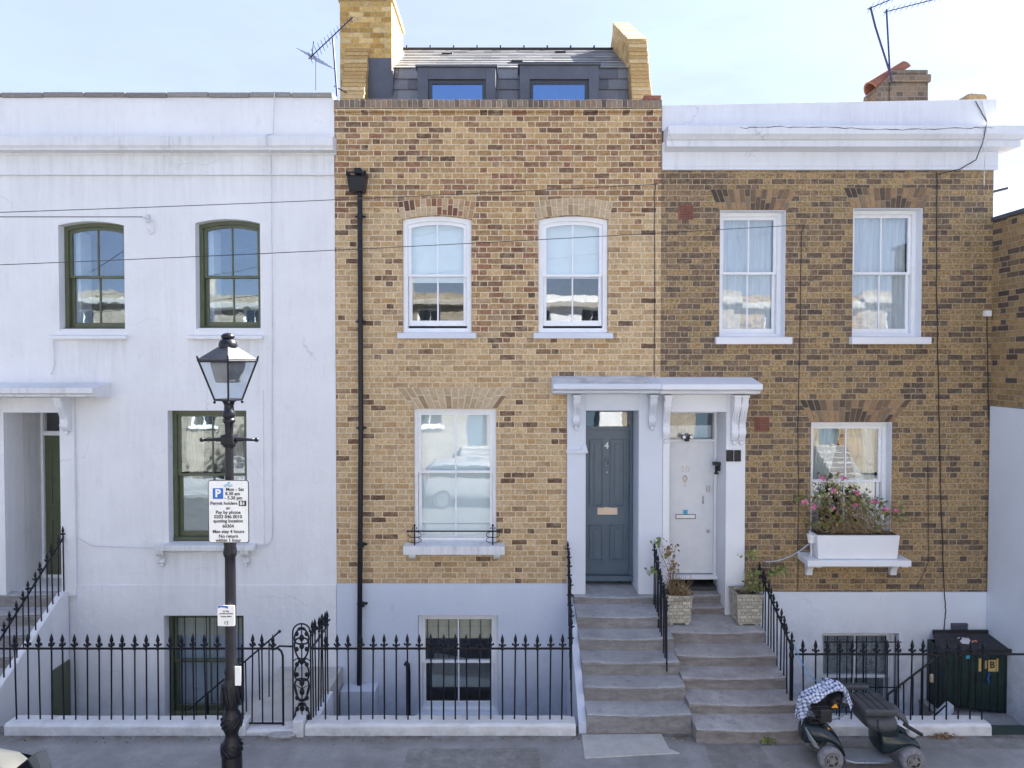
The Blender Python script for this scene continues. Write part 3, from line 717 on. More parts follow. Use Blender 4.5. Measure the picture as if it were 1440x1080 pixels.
mb.box(XL+.25, XM-.25, .342, YB-.3, 7.25, 7.45); mb.box(XL+.25, XM-.25, .342, YB-.3, 4.1, 4.35); mb.box(XL+.25, XM-.25, .342, YB-.3, .75, 1.08)
mb.build('inner_structure', M_INT, H2)
# parapet top: projecting course and brick on edge
MB().box(XL-.002, XM+.002, -.03, .30, ztM+.001, Zp(158, -.03)+.085-.085+.001+.055).build('oversailing_course', M_BRICK, H2, bevel=.004, seg=1)
mb = MB(); zt0 = ztM+.058; k = XL
while k < XM-.03:
    wv = .076; mb.box(k+.004, min(k+wv-.004, XM), -.035+random.uniform(-.004, .004), .30, zt0+.004, zt0+.115+random.uniform(-.005, .005)); k += wv
cp = mb.build('parapet_coping', M_COPB, H2, bevel=.004, seg=1)
MB().box(XL, XM, -.028, .295, zt0, zt0+.10).build('coping_mortar', M_MORTAR, cp)
# arches
def arch_for(o, n, mat, mm, H=.25, sp=.05, rise=.055): arch_bricks(H2, mat, mm, o[0]-.02, o[1]+.02, o[0]-.02-sp, o[1]+.02+sp, o[3]-rise+.004, o[3]-rise+H, rise, n)
arch_for(a1, 14, M_VOUS, M_MORTAR); arch_for(a2, 14, M_VOUSL, M_MORTAR)
arch_bricks(H2, M_VOUSL, M_MORTAR, g2[0]-.01, g2[1]+.01, Xp(558, 545), Xp(722, 545), g2[3]+.003, Zp(545), 0, 15)
# windows
for (o, bz, sd) in ((a1, 396, 1), (a2, 390, 2)):
    ym = .045; zm = Zp(387, ym)
    win = sash_window(H2, o[0]+.001, o[1]-.001, o[2]+.0, o[3]-.001, ym, M_SASHW, zm, rs2, M_GLASSF, .07, .05, gap=.035)
    zs = Zp(476, -.06); window_sill(win, o[0]-.07, o[1]+.07, zs, o[2]+.004, -.07, ym+.05, M_LILACT)
    MB().box(o[0]+.09, o[1]-.09, .17, .175, Zp(bz, .17), o[3]-.03).build('blind', M_BLIND, win)
    MB().box(o[0]+.09, o[1]-.09, .162, .183, Zp(bz, .17)-.02, Zp(bz, .17)).build('blind_rail', M_SASHW, win)
ym = .05; zm = Zp(664, ym)
win = sash_window(H2, g2[0]+.001, g2[1]-.001, g2[2], g2[3]-.001, ym, M_SASHW, zm, 0, M_GLASSF, .05, .045)
MB().box(g2[0]+.07, g2[1]-.07, .19, .195, g2[2]+.1, g2[3]-.03).build('blind', M_BLIND, win)
zs = Zp(780, -.14); window_sill(win, Xp(567, 772, -.14), Xp(710, 772, -.14), zs, Zp(767, -.14), -.16, ym+.02, M_WHITES)
for px in (581, 699): MB().prism_x([(-.001, zs-.001), (-.12, zs-.001), (-.12, zs-.04), (-.05, zs-.09), (-.001, zs-.09)], Xp(px, 784)-.05, Xp(px, 784)+.05).build('sill_corbel', M_WHITES, win, bevel=.004)
ym = .06; zm = Zp(932, ym)
win = sash_window(H2, b2[0]+.001, b2[1]-.001, b2[2], b2[3]-.001, ym, M_SASHW, zm, 0, M_GLASSF, .05, .045)
MB().box(b2[0]+.07, b2[1]-.07, .19, .195, Zp(897, .2), b2[3]-.03).build('blind', M_BLINDB, win)
window_sill(win, b2[0]-.04, b2[1]+.04, b2[2]-.06, b2[2]+.004, -.07, ym+.03, M_LILACT)
mb = MB()
for k in range(7): x = b2[0]+.12+k*(b2[1]-b2[0]-.22)/6; mb.tube([(x, .175, Zp(932, .2)), (x, .175, b2[3])], .006, 6)
mb.build('window_bars', M_BLACKM, win)
MB().hexa([(b2[0]+.1, .6, b2[2]+.1), (b2[1]-.1, .6, b2[2]+.1), (b2[1]-.1, 1.2, b2[2]+.1), (b2[0]+.1, 1.2, b2[2]+.1)], [(b2[0]+.1, .65, b2[2]+.28), (b2[1]-.1, .62, b2[2]+.22), (b2[1]-.1, 1.2, b2[2]+.25), (b2[0]+.1, 1.2, b2[2]+.42)]).build('bedding', M_BLIND, win, bevel=.03)
# window guard
wg = thing('window_guard', (Xp(640, 760), -.1, Zp(768, -.1)), 'low black iron guard rail on the sill of the ground floor brick-house window', 'window guard')
yg = -.10; zr_ = Zp(747, yg); zs1 = Zp(768, yg)
gx0, gx1 = Xp(583, 757, yg), Xp(693, 757, yg)
MB().tube([(gx0-.09, yg, zr_), (gx1+.09, yg, zr_)], .011, 8).tube([(gx0, yg, zr_-.085), (gx1, yg, zr_-.085)], .004, 6).build('rail', M_BLACK, wg)
for gx, q in ((gx0, 1), (gx1, -1)):
    mb = MB(); mb.tube([(gx, yg, zs1-.02), (gx, yg, zr_+.07)], .010, 8); mb.ball((gx, yg, zr_+.085), .018, n=8); mb.ball((gx-q*.10, yg, zr_), .018, n=8)
    for a in (0, PI/2, PI, 3*PI/2): mb.ball((gx+.028*math.cos(a), yg, zr_+.045+.028*math.sin(a)), .012, n=6)
    for zz in (-.05, -.13): mb.tube([(gx+q*.10*math.sin(t_/8*PI*1.6), yg, zr_+zz+.045*math.cos(t_/8*PI*1.6)) for t_ in range(9)], .006, 5)
    mb.box(gx-.035, gx+.035, yg-.03, yg+.03, zs1-.03, zs1-.01); mb.build('end_post', M_BLACK, wg)
# roof
YM0, ZM0 = .72, 7.9; YM1 = 1.10; ZM1 = Zp(97, YM1); YM2 = 2.7; ZM2 = Zp(71, YM2)
xr0, xr1 = XL+.12, XM-.14
mb = MB(); mb.prism_x([(YM0, 7.45), (YM0, ZM0), (YM1, ZM1), (YM2, ZM2), (YM2+1.8, ZM1), (YM2+2.2, 7.45)], xr0, xr1)
roof = mb.build('roof', M_LEAD, H2)
mb = MB(); rnd = random.Random(11)
def slope(mb, y0, z0, y1, z1, rows, wv, lift=.010):
    dy, dz = (y1-y0)/rows, (z1-z0)/rows; L = math.hypot(dy, dz); ny, nz = -dz/L, dy/L
    for r in range(rows):
        k = xr0 + (wv*.5 if r % 2 else 0) - wv
        while k < xr1:
            a, b = max(k+.002, xr0), min(k+wv-.002, xr1)
            if b-a > .02:
                j = rnd.uniform(-.003, .003); yb, zb = y0+dy*r+ny*(lift+.012)+j*dy, z0+dz*r+nz*(lift+.012); yt, zt = y0+dy*(r+1.15)+ny*.004, z0+dz*(r+1.15)+nz*.004
                mb.hexa([(a, yb-ny*.007, zb-nz*.007), (b, yb-ny*.007, zb-nz*.007), (b, yt-ny*.007, zt-nz*.007), (a, yt-ny*.007, zt-nz*.007)], [(a, yb, zb), (b, yb, zb), (b, yt, zt), (a, yt, zt)])
            k += wv
slope(mb, YM0, ZM0, YM1, ZM1, 7, .32)
mb.build('slates', M_SLATE, roof)
mb = MB(); slope(mb, YM1-.02, ZM1+.0, YM2, ZM2, 11, .30); mb.build('top_slates', island('sun_toned_slate', [(0, (.24, .245, .255)), (.5, (.33, .335, .345)), (1, (.43, .435, .44))], .38, .2), roof)  # paler slate copy, the upper slope's sunlight put into its colour
mb = MB(); mb.tube([(xr0, YM2, ZM2+.02), (xr1, YM2, ZM2+.02)], .035, 8)
k = xr0+.1
while k < xr1: mb.box(k-.012, k+.012, YM2-.05, YM2+.05, ZM2+.0, ZM2+.075); k += .43
mb.build('ridge', M_BLACKM, roof)
mb = MB()
for px, py in ((629, 79), (727, 91), (788, 77)):
    f = (97-py)/(97-71); y = YM1+(YM2-YM1)*f*1.05; z = ZM1+(ZM2-ZM1)*f*1.0; x = Xp(px, py, y)
    mb.hexa([(x-.1, y-.05, z-.01), (x+.1, y-.05, z-.01), (x+.1, y+.2, z+.1), (x-.1, y+.2, z+.1)], [(x-.09, y-.05, z+.06), (x+.09, y-.05, z+.06), (x+.09, y+.2, z+.16), (x-.09, y+.2, z+.16)])
mb.build('roof_vent', M_BLACKM, roof)
for (pa, pt, pb, ia, ib) in ((587, 92, 697, 602, 683), (731, 89, 842, 745, 828)):
    yd_ = .70; x0, x1 = Xp(pa, 120, yd_), Xp(pb, 120, yd_); zt = Zp(pt, yd_); zh = Zp(111, yd_); i0, i1 = Xp(ia, 120, yd_), Xp(ib, 120, yd_); zb = 7.95
    mb = MB(); mb.box(x0, i0, yd_, yd_+.9, zb, zt-.03); mb.box(i1, x1, yd_, yd_+.9, zb, zt-.03); mb.box(i0, i1, yd_, yd_+.9, zh, zt-.03)
    mb.box(x0-.03, x1+.03, yd_-.03, yd_+1.25, zt-.03, zt); mb.box(i0, i1, yd_+.7, yd_+.9, zb, zh)
    d_ = mb.build('dormer', M_LEAD, H2, bevel=.005)
    mb = MB(); mb.ring(arc_outline(i0, i1, zb, zh, 0), inset(arc_outline(i0, i1, zb, zh, 0), .055), yd_+.04, yd_+.10); mb.build('dormer_window_frame', M_ANTH, d_, bevel=.004)
    MB().box(i0+.05, i1-.05, yd_+.07, yd_+.075, zb+.05, zh-.05).build('pane', glass('dormer_glass', .30, .03, (.5, .65, .85), (.42, .66, 1)) if 'dg' not in MC else MC['dg'], d_)
    MC['dg'] = bpy.data.materials['dormer_glass']
# party wall upstands with brick-on-edge copings
def upstand(x0, x1, tall):
    w_ = x1-x0
    P_ = [(.34, 8.0), (.52, 8.16), (YM1-.02, ZM1+.38 if tall else 8.90), (YM2, ZM2+.40 if tall else 8.95), (YM2+1.8, ZM1+.3 if tall else 8.9), (YM2+2.2, 7.4), (.34, 7.4)]
    up = MB().prism_x(P_, x0+.01, x1-.01).build('party_wall', M_YEL, H2, bevel=.004, seg=1)
    mb = MB()
    for (ya, za), (yb, zb) in zip(P_[:4][:-1], P_[1:4]):
        L = math.hypot(yb-ya, zb-za); n = max(1, int(L/.077)); ny, nz = -(zb-za)/L, (yb-ya)/L
        for k in range(n):
            s0, s1 = (k+.06)/n, (k+.94)/n; a = (ya+(yb-ya)*s0, za+(zb-za)*s0); b = (ya+(yb-ya)*s1, za+(zb-za)*s1); j = random.uniform(-.005, .005)
            mb.prism_x([(a[0]-ny*.02, a[1]-nz*.02), (b[0]-ny*.02, b[1]-nz*.02), (b[0]+ny*(.09+j), b[1]+nz*(.09+j)), (a[0]+ny*(.09+j), a[1]+nz*(.09+j))], x0+random.uniform(-.006, .006), x1+random.uniform(-.006, .006))
    mb.build('coping', M_COPY, up, bevel=.006, seg=1)
upstand(Xp(483, 100, .8), Xp(516, 100, .8), True)
upstand(Xp(886, 100, .8), Xp(913, 100, .8), True)
mb = MB()
for k in range(3): mb.box(XM-.26+k*.0, XM-.01, -.01, .22, zt0+.12+k*.07, zt0+.185+k*.07) if k < 1 else None
mb.build('loose_coping_brick', M_TERRA, H2, bevel=.006)
# chimney stack
yk0, yk1 = .95, 2.05; ck0, ck1 = Xp(478, 60, yk0), Xp(551, 60, yk0); zk = 10.24
mb = MB(); mb.box(ck0, ck1, yk0, yk1, 7.4, zk)
ch = mb.build('chimney_stack', M_YEL, H2, bevel=.004, seg=1)
mb = MB(); mb.box(ck0-.03, ck1+.03, yk0-.03, yk1+.03, zk+.001, zk+.075); mb.box(ck0-.01, ck1+.01, yk0-.01, yk1+.01, zk+.077, zk+.15); mb.build('oversailing_cap', M_COPY, ch, bevel=.006)
for k in range(2): MB().lathe((ck0+.22+.34*k, (yk0+yk1)/2, zk+.15), [(.13, 0), (.12, .05), (.10, .1), (.095, .35), (.12, .37), (.12, .42), (.09, .43)], 16).build('chimney_pot', M_TERRA, ch, smooth=True, auto=40)
mb = MB(); mb.prism_x([(yk0-.012, ZM0+.5), (yk0-.012, ZM1-.1), (yk1+.02, ZM1+(ZM2-ZM1)*.62+.1), (yk1+.02, ZM0)], ck1+.001, ck1+.02); mb.box(ck0+.3, ck1, yk0-.02, yk0-.002, ZM0+.75, ZM1+.10); mb.build('lead_flashing', M_LEAD, ch)
# rainwater pipe
yq = -.085; hx, hz0, hz1 = Xp(503, 257, yq), Zp(271, yq), Zp(245, yq)
mb = MB(); hw = .135
mb.hexa([(hx-hw*.75, yq-.1, hz0), (hx+hw*.75, yq-.1, hz0), (hx+hw*.75, yq+.075, hz0), (hx-hw*.75, yq+.075, hz0)], [(hx-hw*.95, yq-.13, hz1-.06), (hx+hw*.95, yq-.13, hz1-.06), (hx+hw*.95, yq+.075, hz1-.06), (hx-hw*.95, yq+.075, hz1-.06)])
mb.ring([(hx-hw, hz1-.059), (hx+hw, hz1-.059), (hx+hw, hz1), (hx-hw, hz1)], [(hx-hw*.8, hz1-.05), (hx+hw*.8, hz1-.05), (hx+hw*.55, hz1-.02), (hx-hw*.55, hz1-.02)], yq-.14, yq-.12)
mb.box(hx-hw, hx-hw+.02, yq-.14, yq+.08, hz1-.06, hz1+.02); mb.box(hx+hw-.02, hx+hw, yq-.14, yq+.08, hz1-.06, hz1+.02)
mb.box(hx-.05, hx+.05, yq-.02, .02, hz1+.01, hz1+.09)
pip = mb.build('hopper_head', M_BLACK, H2, bevel=.006)
xb_ = Xp(505, 1000, yq)
mb = MB(); mb.tube([(hx+.03, yq, hz0+.01), (hx+.03, yq, Zp(600, yq)), (xb_, yq, -.6)], .037, 14)
for py in (304, 452, 602, 766, 850, 985): z = Zp(py, yq); mb.lathe((hx+.03, yq, z), [(.045, -.03), (.045, .03)], 12); mb.box(hx-.045, hx+.105, yq+.02, yq+.06, z-.012, z+.012)
mb.build('downpipe', M_BLACK, H2, smooth=True, auto=35)
xs_ = Xp(574, 980, -.3); mb = MB(); mb.tube([(xs_-.05, -.28, Zp(932, -.28)), (xs_-.005, -.28, Zp(935, -.28)), (xs_, -.28, Zp(945, -.28)), (xs_, -.28, -.9)], .034, 12); mb.build('waste_pipe', M_BLACK, H2, smooth=True)
mb = MB(); mb.box(Xp(485, 990), Xp(533, 990), -.28, -.021, -1.29, Zp(972, -.28)); mb.build('render_box', M_LILAC, H2, bevel=.01)

# ------------------------------------------------------------------ right house: sooty brick
H3 = thing('terraced_house', ((XM+XR)/2, 0, -1.3), 'dark sooty brick terraced house with white cornice and white front door', 'house')
r1 = R(1012, 296, 1104, 474); r2 = R(1199, 293, 1296, 474); g3 = R(1140, 594, 1253, 770); b3 = R(1154, 890, 1262, 1024)
zp3 = Zp(832); zfr = Zp(240)
wx0, wx1 = Xp(940, 700), Xp(1019, 700); wz0, wz1 = .88, Zp(579)
mb = MB(); wall_mesh(mb, XM+.002, XR, zp3, zfr+.05, [r1, r2, g3, (wx0, wx1, zp3, wz1)], .0, .34)
mb.build('brick_wall', M_DBRICK, H3)
mb = MB(); wall_mesh(mb, sur2-.05, XR, -1.3, zp3-.002, [b3], -.025, .34); mb.box(XM+.002, sur2-.05, 0, .34, -1.3, .84); mb.build('rendered_plinth', M_WALLR, H3, bevel=.006)
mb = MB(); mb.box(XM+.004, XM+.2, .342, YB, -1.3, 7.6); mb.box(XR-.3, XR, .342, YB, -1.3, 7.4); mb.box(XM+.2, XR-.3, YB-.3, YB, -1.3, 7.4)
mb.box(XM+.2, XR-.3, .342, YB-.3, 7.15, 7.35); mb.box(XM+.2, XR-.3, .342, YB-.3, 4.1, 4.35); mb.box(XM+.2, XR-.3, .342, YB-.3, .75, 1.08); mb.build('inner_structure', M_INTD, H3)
mb = MB(); mb.box(XM+.004, XR+.03, -.05, .34, zfr+.051, Zp(200, -.05)); mb.box(XM+.004, XR+.03, -.051, -.001, zfr, zfr+.0505); mb.build('frieze', M_PARAP, H3, bevel=.005)
yk = -.30; q0, q1 = Zp(203, yk), Zp(176, yk)
prof = [(.34, q0+.0), (-.02, q0-.03), (-.08, q0-.03), (yk+.09, q0), (yk+.09, q0+.085), (yk+.06, q0+.09), (yk, q0+.15), (yk, q1-.02), (yk+.01, q1), (.34, q1+.02)]
mb = MB(); mb.prism_x(prof, XM+.03, XR+.02)
# return of the cornice round the corner
E = .30
def pr(off): return [(y, z) for y, z in prof]
a = [(XR+.02, y, z) for y, z in prof]; b = [(XR+.02+max(0, -y), y, z) for y, z in prof]
A = [mb.bm.verts.new(p_) for p_ in a]; B = [mb.bm.verts.new(p_) for p_ in b]; Cc = [mb.bm.verts.new((p_[0], YB, p_[2])) for p_ in b]
for i in range(len(A)):
    j = (i+1) % len(A); mb.bm.faces.new([A[i], A[j], B[j], B[i]]); mb.bm.faces.new([B[i], B[j], Cc[j], Cc[i]])
mb.build('cornice', M_PARAP, H3)
zpt = Zp(144, 0)
rnd = random.Random(2); pts = []; x = Xp(1040, 180, yk)
while x < XR-.2: pts.append((x, yk-.001, q1-.045+.02*math.sin(x*2)+rnd.uniform(-.012, .012))); x += rnd.uniform(.04, .10)
MB().tube(pts, [.002+.004*abs(math.sin(k*.7)) for k in range(len(pts))], 5).build('crack', M_BLACKM, H3)
mb = MB(); mb.hexa([(XM+.006, -.0, q1+.021), (XR+.03, -.0, q1+.021), (XR+.03, .3, q1+.021), (XM+.006, .3, q1+.021)], [(XM+.006, -.0, zpt-.04), (XR+.03, -.0, zpt+.05), (XR+.03, .3, zpt+.05), (XM+.006, .3, zpt-.04)])
mb.box(XR-.27, XR+.03, .301, YB, q1+.03, zpt); mb.build('parapet', M_PARAP, H3, bevel=.008)
def arch3(xb0, xb1, xt0, xt1, z0, z1, n): arch_bricks(H3, M_VOUSD, M_MORTARD, xb0, xb1, xt0, xt1, z0, z1, 0, n)
arch3(r1[0]-.02, r1[1]+.02, Xp(998, 265), Xp(1120, 265), r1[3]+.003, Zp(266), 15)
arch3(r2[0]-.02, r2[1]+.02, Xp(1186, 265), Xp(1312, 265), r2[3]+.003, Zp(264), 15)
arch3(g3[0]-.02, g3[1]+.02, Xp(1124, 562), Xp(1282, 562), g3[3]+.003, Zp(562), 17)
def reveal(o, y):
    mb = MB(); mb.box(o[0]-.001, o[0]+.004, -.004, y-.001, o[2], o[3]); mb.box(o[1]-.004, o[1]+.001, -.004, y-.001, o[2], o[3]); mb.box(o[0]+.0041, o[1]-.0041, -.004, y-.001, o[3]-.005, o[3]+.001); mb.build('reveal_lining', M_TRIMW, H3)
for (o, sd, sx0, sx1) in ((r1, 21, 1005, 1111), (r2, 22, 1194, 1305)):
    ym = .14; reveal(o, ym); zm = Zp(384, ym)
    win = sash_window(H3, o[0]+.001, o[1]-.001, o[2], o[3]-.001, ym, M_SASHW, zm, 0, M_GLASSF, .06, .045)
    zs = Zp(484, -.08); window_sill(win, Xp(sx0, 478), Xp(sx1, 478), zs, Zp(473, -.08), -.09, ym+.01, M_TRIMW)
    sheet(o[0]+.09, o[1]-.09, o[2]+.05, o[3]-.05, .28, .014, 9, seed=sd).build('net_curtain', M_NET, win, smooth=True)
ym = .13; reveal(g3, ym); zm = Zp(677, ym)
win = sash_window(H3, g3[0]+.001, g3[1]-.001, g3[2], g3[3]-.001, ym, M_SASHW, zm, 0, M_GLASSF, .06, .045)
W3 = g3[1]-g3[0]-.18
for q, sd in ((0, 31), (1, 32)):
    def fx(t_, s, q=q):
        wd = W3*(.50-.36*min(1, t_*1.35)**1.1+.10*max(0, t_-.75)); return (g3[0]+.09+wd*s) if q == 0 else (g3[1]-.09-wd*s)
    sheet(0, 0, g3[2], g3[3]-.05, .27, .014, 6, fx=fx, seed=sd).build('curtain', M_GREYC, win, smooth=True)
mb = MB()
for k in range(22): z = zm+.0+k*(g3[3]-zm-.1)/22; mb.box(g3[0]+.2, g3[1]-.2, .32, .35, z, z+.012)
mb.build('venetian_blind', M_INTD, win)
ys_ = -.42; zs = Zp(797, ys_); mb = MB()
xs0, xs1 = Xp(1136, 785, ys_), Xp(1282, 785, ys_)
mb.hexa([(xs0, ys_, zs), (xs1, ys_, zs), (xs1-.0, -.001, zs), (Xp(1126, 775)-.05, -.001, zs)], [(xs0, ys_, zs+.085), (xs1, ys_, zs+.085), (xs1-.0, -.001, zs+.095), (Xp(1126, 775)-.05, -.001, zs+.095)])
sh = mb.build('window_shelf', M_TRIMW, H3, bevel=.006)
for px in (1144, 1264):
    x = Xp(px, 800, -.2); mb = MB(); P2 = [(-.001, zs-.001), (ys_+.06, zs-.001), (ys_+.06, zs-.03)]
    for k in range(7): a = k/6*PI/2; P2.append((-.07-(abs(ys_)-.16)*(1-math.sin(a)), zs-.20+.17*math.cos(a)))
    P2 += [(-.07, zs-.23), (-.001, zs-.23)]
    mb.prism_x(P2, x-.045, x+.045); mb.build('shelf_bracket', M_TRIMW, sh, bevel=.004)
ym = .10; zm = Zp(953, ym)
win = sash_window(H3, b3[0]+.001, b3[1]-.001, b3[2], b3[3]-.001, ym, M_SASHW, zm, 0, M_GLASSF, .05, .045)
MB().box(b3[0]+.07, b3[1]-.07, .22, .225, b3[2], b3[3]-.03).build('net_curtain', M_LACE, win)
mb = MB()
for k in range(8): x = b3[0]+.08+k*(b3[1]-b3[0]-.14)/7; mb.tube([(x, -.04, b3[2]+.02), (x, -.04, b3[3]-.03)], .008, 6)
for z in (b3[3]-.12, zm-.08, b3[2]+.1): mb.tube([(b3[0]+.02, -.04, z), (b3[1]+.03, -.04, z)], .009, 6)
mb.build('window_bars', M_BLACK, win)
def airbrick(px, py):
    x0, x1, z0, z1 = R(px, py, px+21, py+21); mb = MB(); mb.ring([(x0, z0), (x1, z0), (x1, z1), (x0, z1)], [(x0+.015, z0+.015), (x1-.015, z0+.015), (x1-.015, z1-.015), (x0+.015, z1-.015)], -.012, .01)
    mb.box(x0+.015, x1-.015, .0, .01, z0+.015, z1-.015)
    for i in range(1, 8): x = x0+.012+(x1-x0-.024)*i/8; mb.box(x-.005, x+.005, -.010, 0, z0+.01, z1-.01); z = z0+.012+(z1-z0-.024)*i/8; mb.box(x0+.01, x1-.01, -.008, 0.001, z-.005, z+.005)
    o = mb.build('air_brick', M_TERRA, H3); MB().box(x0+.016, x1-.016, -.004, -.0005, z0+.016, z1-.016).build('recess', M_BLACKM, o); return o
airbrick(954, 288); airbrick(1061, 586)
x0, x1, z0, z1 = R(1335, 875, 1358, 890); mb = MB(); mb.box(x0, x1, -.035, -.024, z0, z1)
for k in range(6): z = z0+(z1-z0)*(k+.2)/6; mb.prism_x([(-.06, z), (-.035, z+.012), (-.035, z+.02), (-.06, z+.006)], x0, x1)
mb.build('louvre_vent', M_LEAD, H3)
# roof-level chimney at the right with fallen pot
yh = 1.2; x0, x1 = Xp(1252, 120, yh), Xp(1306, 120, yh); z0 = zpt-.6; zc = Zp(102, yh)
mb = MB(); mb.hexa([(x0, yh, z0), (x1, yh, z0), (x1, yh+.7, z0), (x0, yh+.7, z0)], [(x0, yh, zc-.16), (x1, yh, zc-.16), (x1, yh+.7, zc-.16), (x0, yh+.7, zc-.16)])
mb.box(x0-.02, x1+.03, yh-.03, yh+.73, zc-.158, zc-.03); mb.box(x0+.02, x1-.01, yh-.005, yh+.70, zc-.028, zc+.05)
mb.prism_y([(Xp(1224, 140, yh), z0), (x0-.001, z0), (x0-.001, zc-.04), (Xp(1236, 118, yh), zc-.22)], yh+.02, yh+.5)
ch3 = mb.build('chimney_stack', brick('weathered_chimney_brick', [(0, (.09, .07, .055)), (.5, (.17, .13, .095)), (1, (.24, .17, .12))], None, (.22, .19, .15), None, soot=.7), H3, bevel=.02)
xa, za = Xp(1236, 118, yh), Zp(118, yh)-.02; xb, zb = Xp(1285, 90, yh), Zp(90, yh)+.0
mb = MB(); d = Vector((xb-xa, 0, zb-za)).normalized(); nrm = Vector((-d.z, 0, d.x)); n = 12; L = math.hypot(xb-xa, zb-za); rr = []
for s_ in (0, .33, .66, 1):
    for R0 in (.16, .13): rr.append([mb.bm.verts.new(Vector((xa, yh+.25, za))+d*L*s_+nrm*(R0*math.sin(PI*k/n))+Vector((0, R0*math.cos(PI*k/n)*1.1, 0))) for k in range(n+1)])
for s_ in range(3):
    for k in range(n):
        for o_ in (0, 1): A_, B_ = rr[2*s_+o_], rr[2*s_+2+o_]; mb.bm.faces.new([A_[k], A_[k+1], B_[k+1], B_[k]])
for e in (0, 3):
    for k in range(n): mb.bm.faces.new([rr[2*e][k], rr[2*e][k+1], rr[2*e+1][k+1], rr[2*e+1][k]])
for s_ in range(3):
    for k in (0, n): mb.bm.faces.new([rr[2*s_][k], rr[2*s_+2][k], rr[2*s_+3][k], rr[2*s_+1][k]])
mb.build('ridge_tile', M_TERRA, ch3, smooth=True, auto=40)
mb = MB(); x0, x1 = Xp(1350, 135, .5), Xp(1390, 135, .5); z = Zp(138, .5)
mb.hexa([(x0, .4, z-.3), (x1, .4, z-.3), (x1, 1.2, z-.3), (x0, 1.2, z-.3)], [(x0+.14, .5, z+.085), (x1-.02, .5, z+.07), (x1-.02, 1.1, z+.07), (x0+.14, 1.1, z+.085)]); mb.build('chimney_stub', M_SBRICK, H3, bevel=.03)

# ------------------------------------------------------------------ shared double porch: each half belongs to its house
def porch_half(H, x0, x1, xo0, xo1, zo1, mat, canmat, ztop, proj, xc0, xc1, brs, base):
    """x0..x1 surround, xo0..xo1 opening; xc0..xc1 canopy"""
    yf = -.06; ca0, ca1 = Zp(553, proj)+ztop, Zp(541, proj)+ztop
    mb = MB(); mb.box(x0, xo0, yf, -.001, base, ca0-.03); mb.box(xo1, x1, yf, -.001, base, ca0-.03); mb.box(xo0+.0005, xo1-.0005, yf, -.001, zo1, ca0-.03)
    mb.build('door_surround', mat, H, bevel=.005)
    mb = MB(); zc_ = Zp(530)+ztop*.5
    P_ = [(-.001, ca0-.03), (-.14, ca0-.03), (proj+.10, ca0-.005), (proj+.08, ca0+.03), (proj+.02, ca0+.05), (proj, ca0+.06), (proj, ca1), (proj+.01, ca1+.012), (-.001, zc_)]
    mb.prism_x(P_, xc0, xc1); o = mb.build('porch_canopy', canmat, H, bevel=.004)
    for px, py in brs: scroll_bracket(H, Xp(px, 570, yf), ca0-.031, Zp(py, yf), .095, .20, yf-.001, mat)
    return ca1, zc_
M_LEADROOF = ground('weathered_white_canopy', ((.30, .30, .30), (.62, .64, .66), (.72, .74, .77)), 3.5, (.35, .35, .34), .35)
pj = -.46
xm_ = Xp(931, 600)
porch_half(H2, sur0, xm_-.002, dmx0, dmx1, dmz1, M_LILACT, M_LILACT, 0, pj, Xp(778, 545, pj), Xp(931, 545, pj)-.002, ((810, 602), (916, 602)), 1.10)
porch_half(H3, xm_+.002, sur2, wx0, wx1, wz1, M_TRIMW, M_TRIMW, -.006, pj+.004, Xp(931, 545, pj)+.002, Xp(1073, 545, pj), ((936, 620), (1032, 622), (1042, 622)), .80)
mb = MB(); zz = Zp(541, pj)+.014
mb.prism_x([(pj+.02, zz+.004), (pj+.02, zz+.010), (-.002, Zp(530)+.012), (-.002, Zp(530)+.004)], Xp(780, 545, pj)+.01, Xp(918, 545, pj)); mb.build('canopy_felt', M_LEADROOF, H2)
mb = MB(); mb.box(Xp(797, 700)-.015, Xp(823, 700)+.012, -.10, -.0605, Zp(637, -.08), Zp(633, -.08)); mb.hexa([(Xp(823, 700)-.09, -.10, Zp(636)), (Xp(823, 700)+.03, -.10, Zp(636)), (Xp(823, 700)+.03, -.0605, Zp(636)), (Xp(823, 700)-.09, -.0605, Zp(636))], [(Xp(823, 700)-.03, -.08, Zp(624)), (Xp(823, 700)+.0, -.08, Zp(624)), (Xp(823, 700)+.0, -.0605, Zp(624)), (Xp(823, 700)-.03, -.0605, Zp(624))]); mb.build('surround_moulding', M_LILACT, H2, bevel=.003)
# number 4 door
yd = .45
mb = MB(); mb.box(dmx0-.2, dmx0, .342, yd+.12, 1.0, dmz1+.1); mb.box(dmx1, dmx1+.2, .342, yd+.12, 1.0, dmz1+.1); mb.box(dmx0, dmx1, .342, yd+.1, dmz1+.001, dmz1+.2); mb.build('porch_reveal', M_LILACT, H2)
mb = MB(); mb.box(dmx0+.0005, dmx0+.002, -.001, .342, 1.1, dmz1-.001); mb.box(dmx1-.002, dmx1-.0005, -.001, .342, 1.1, dmz1-.001); mb.box(dmx0+.002, dmx1-.002, -.001, .342, dmz1-.0025, dmz1-.0005); mb.build('reveal_paint', M_LILACT, H2)
zb, ztd, ztt = Zp(812, yd), Zp(604, yd), dmz1
mb = MB(); fw = .05; mb.ring(arc_outline(dmx0+.003, dmx1-.003, zb-.03, ztt-.003, 0), inset(arc_outline(dmx0+.003, dmx1-.003, zb-.03, ztt-.003, 0), fw), yd-.05, yd+.07); mb.box(dmx0+.05, dmx1-.05, yd-.045, yd+.06, ztd, ztd+.045)
mb.box(dmx0+.003, dmx1-.003, yd-.10, yd-.051, zb-.03, zb+.05)
fr = mb.build('door_frame', M_BLUE, H2, bevel=.005)
MB().box(dmx0+.05, dmx1-.05, yd+.0, yd+.005, ztd+.045, ztt-.05).build('fanlight', M_GLASSF, fr)
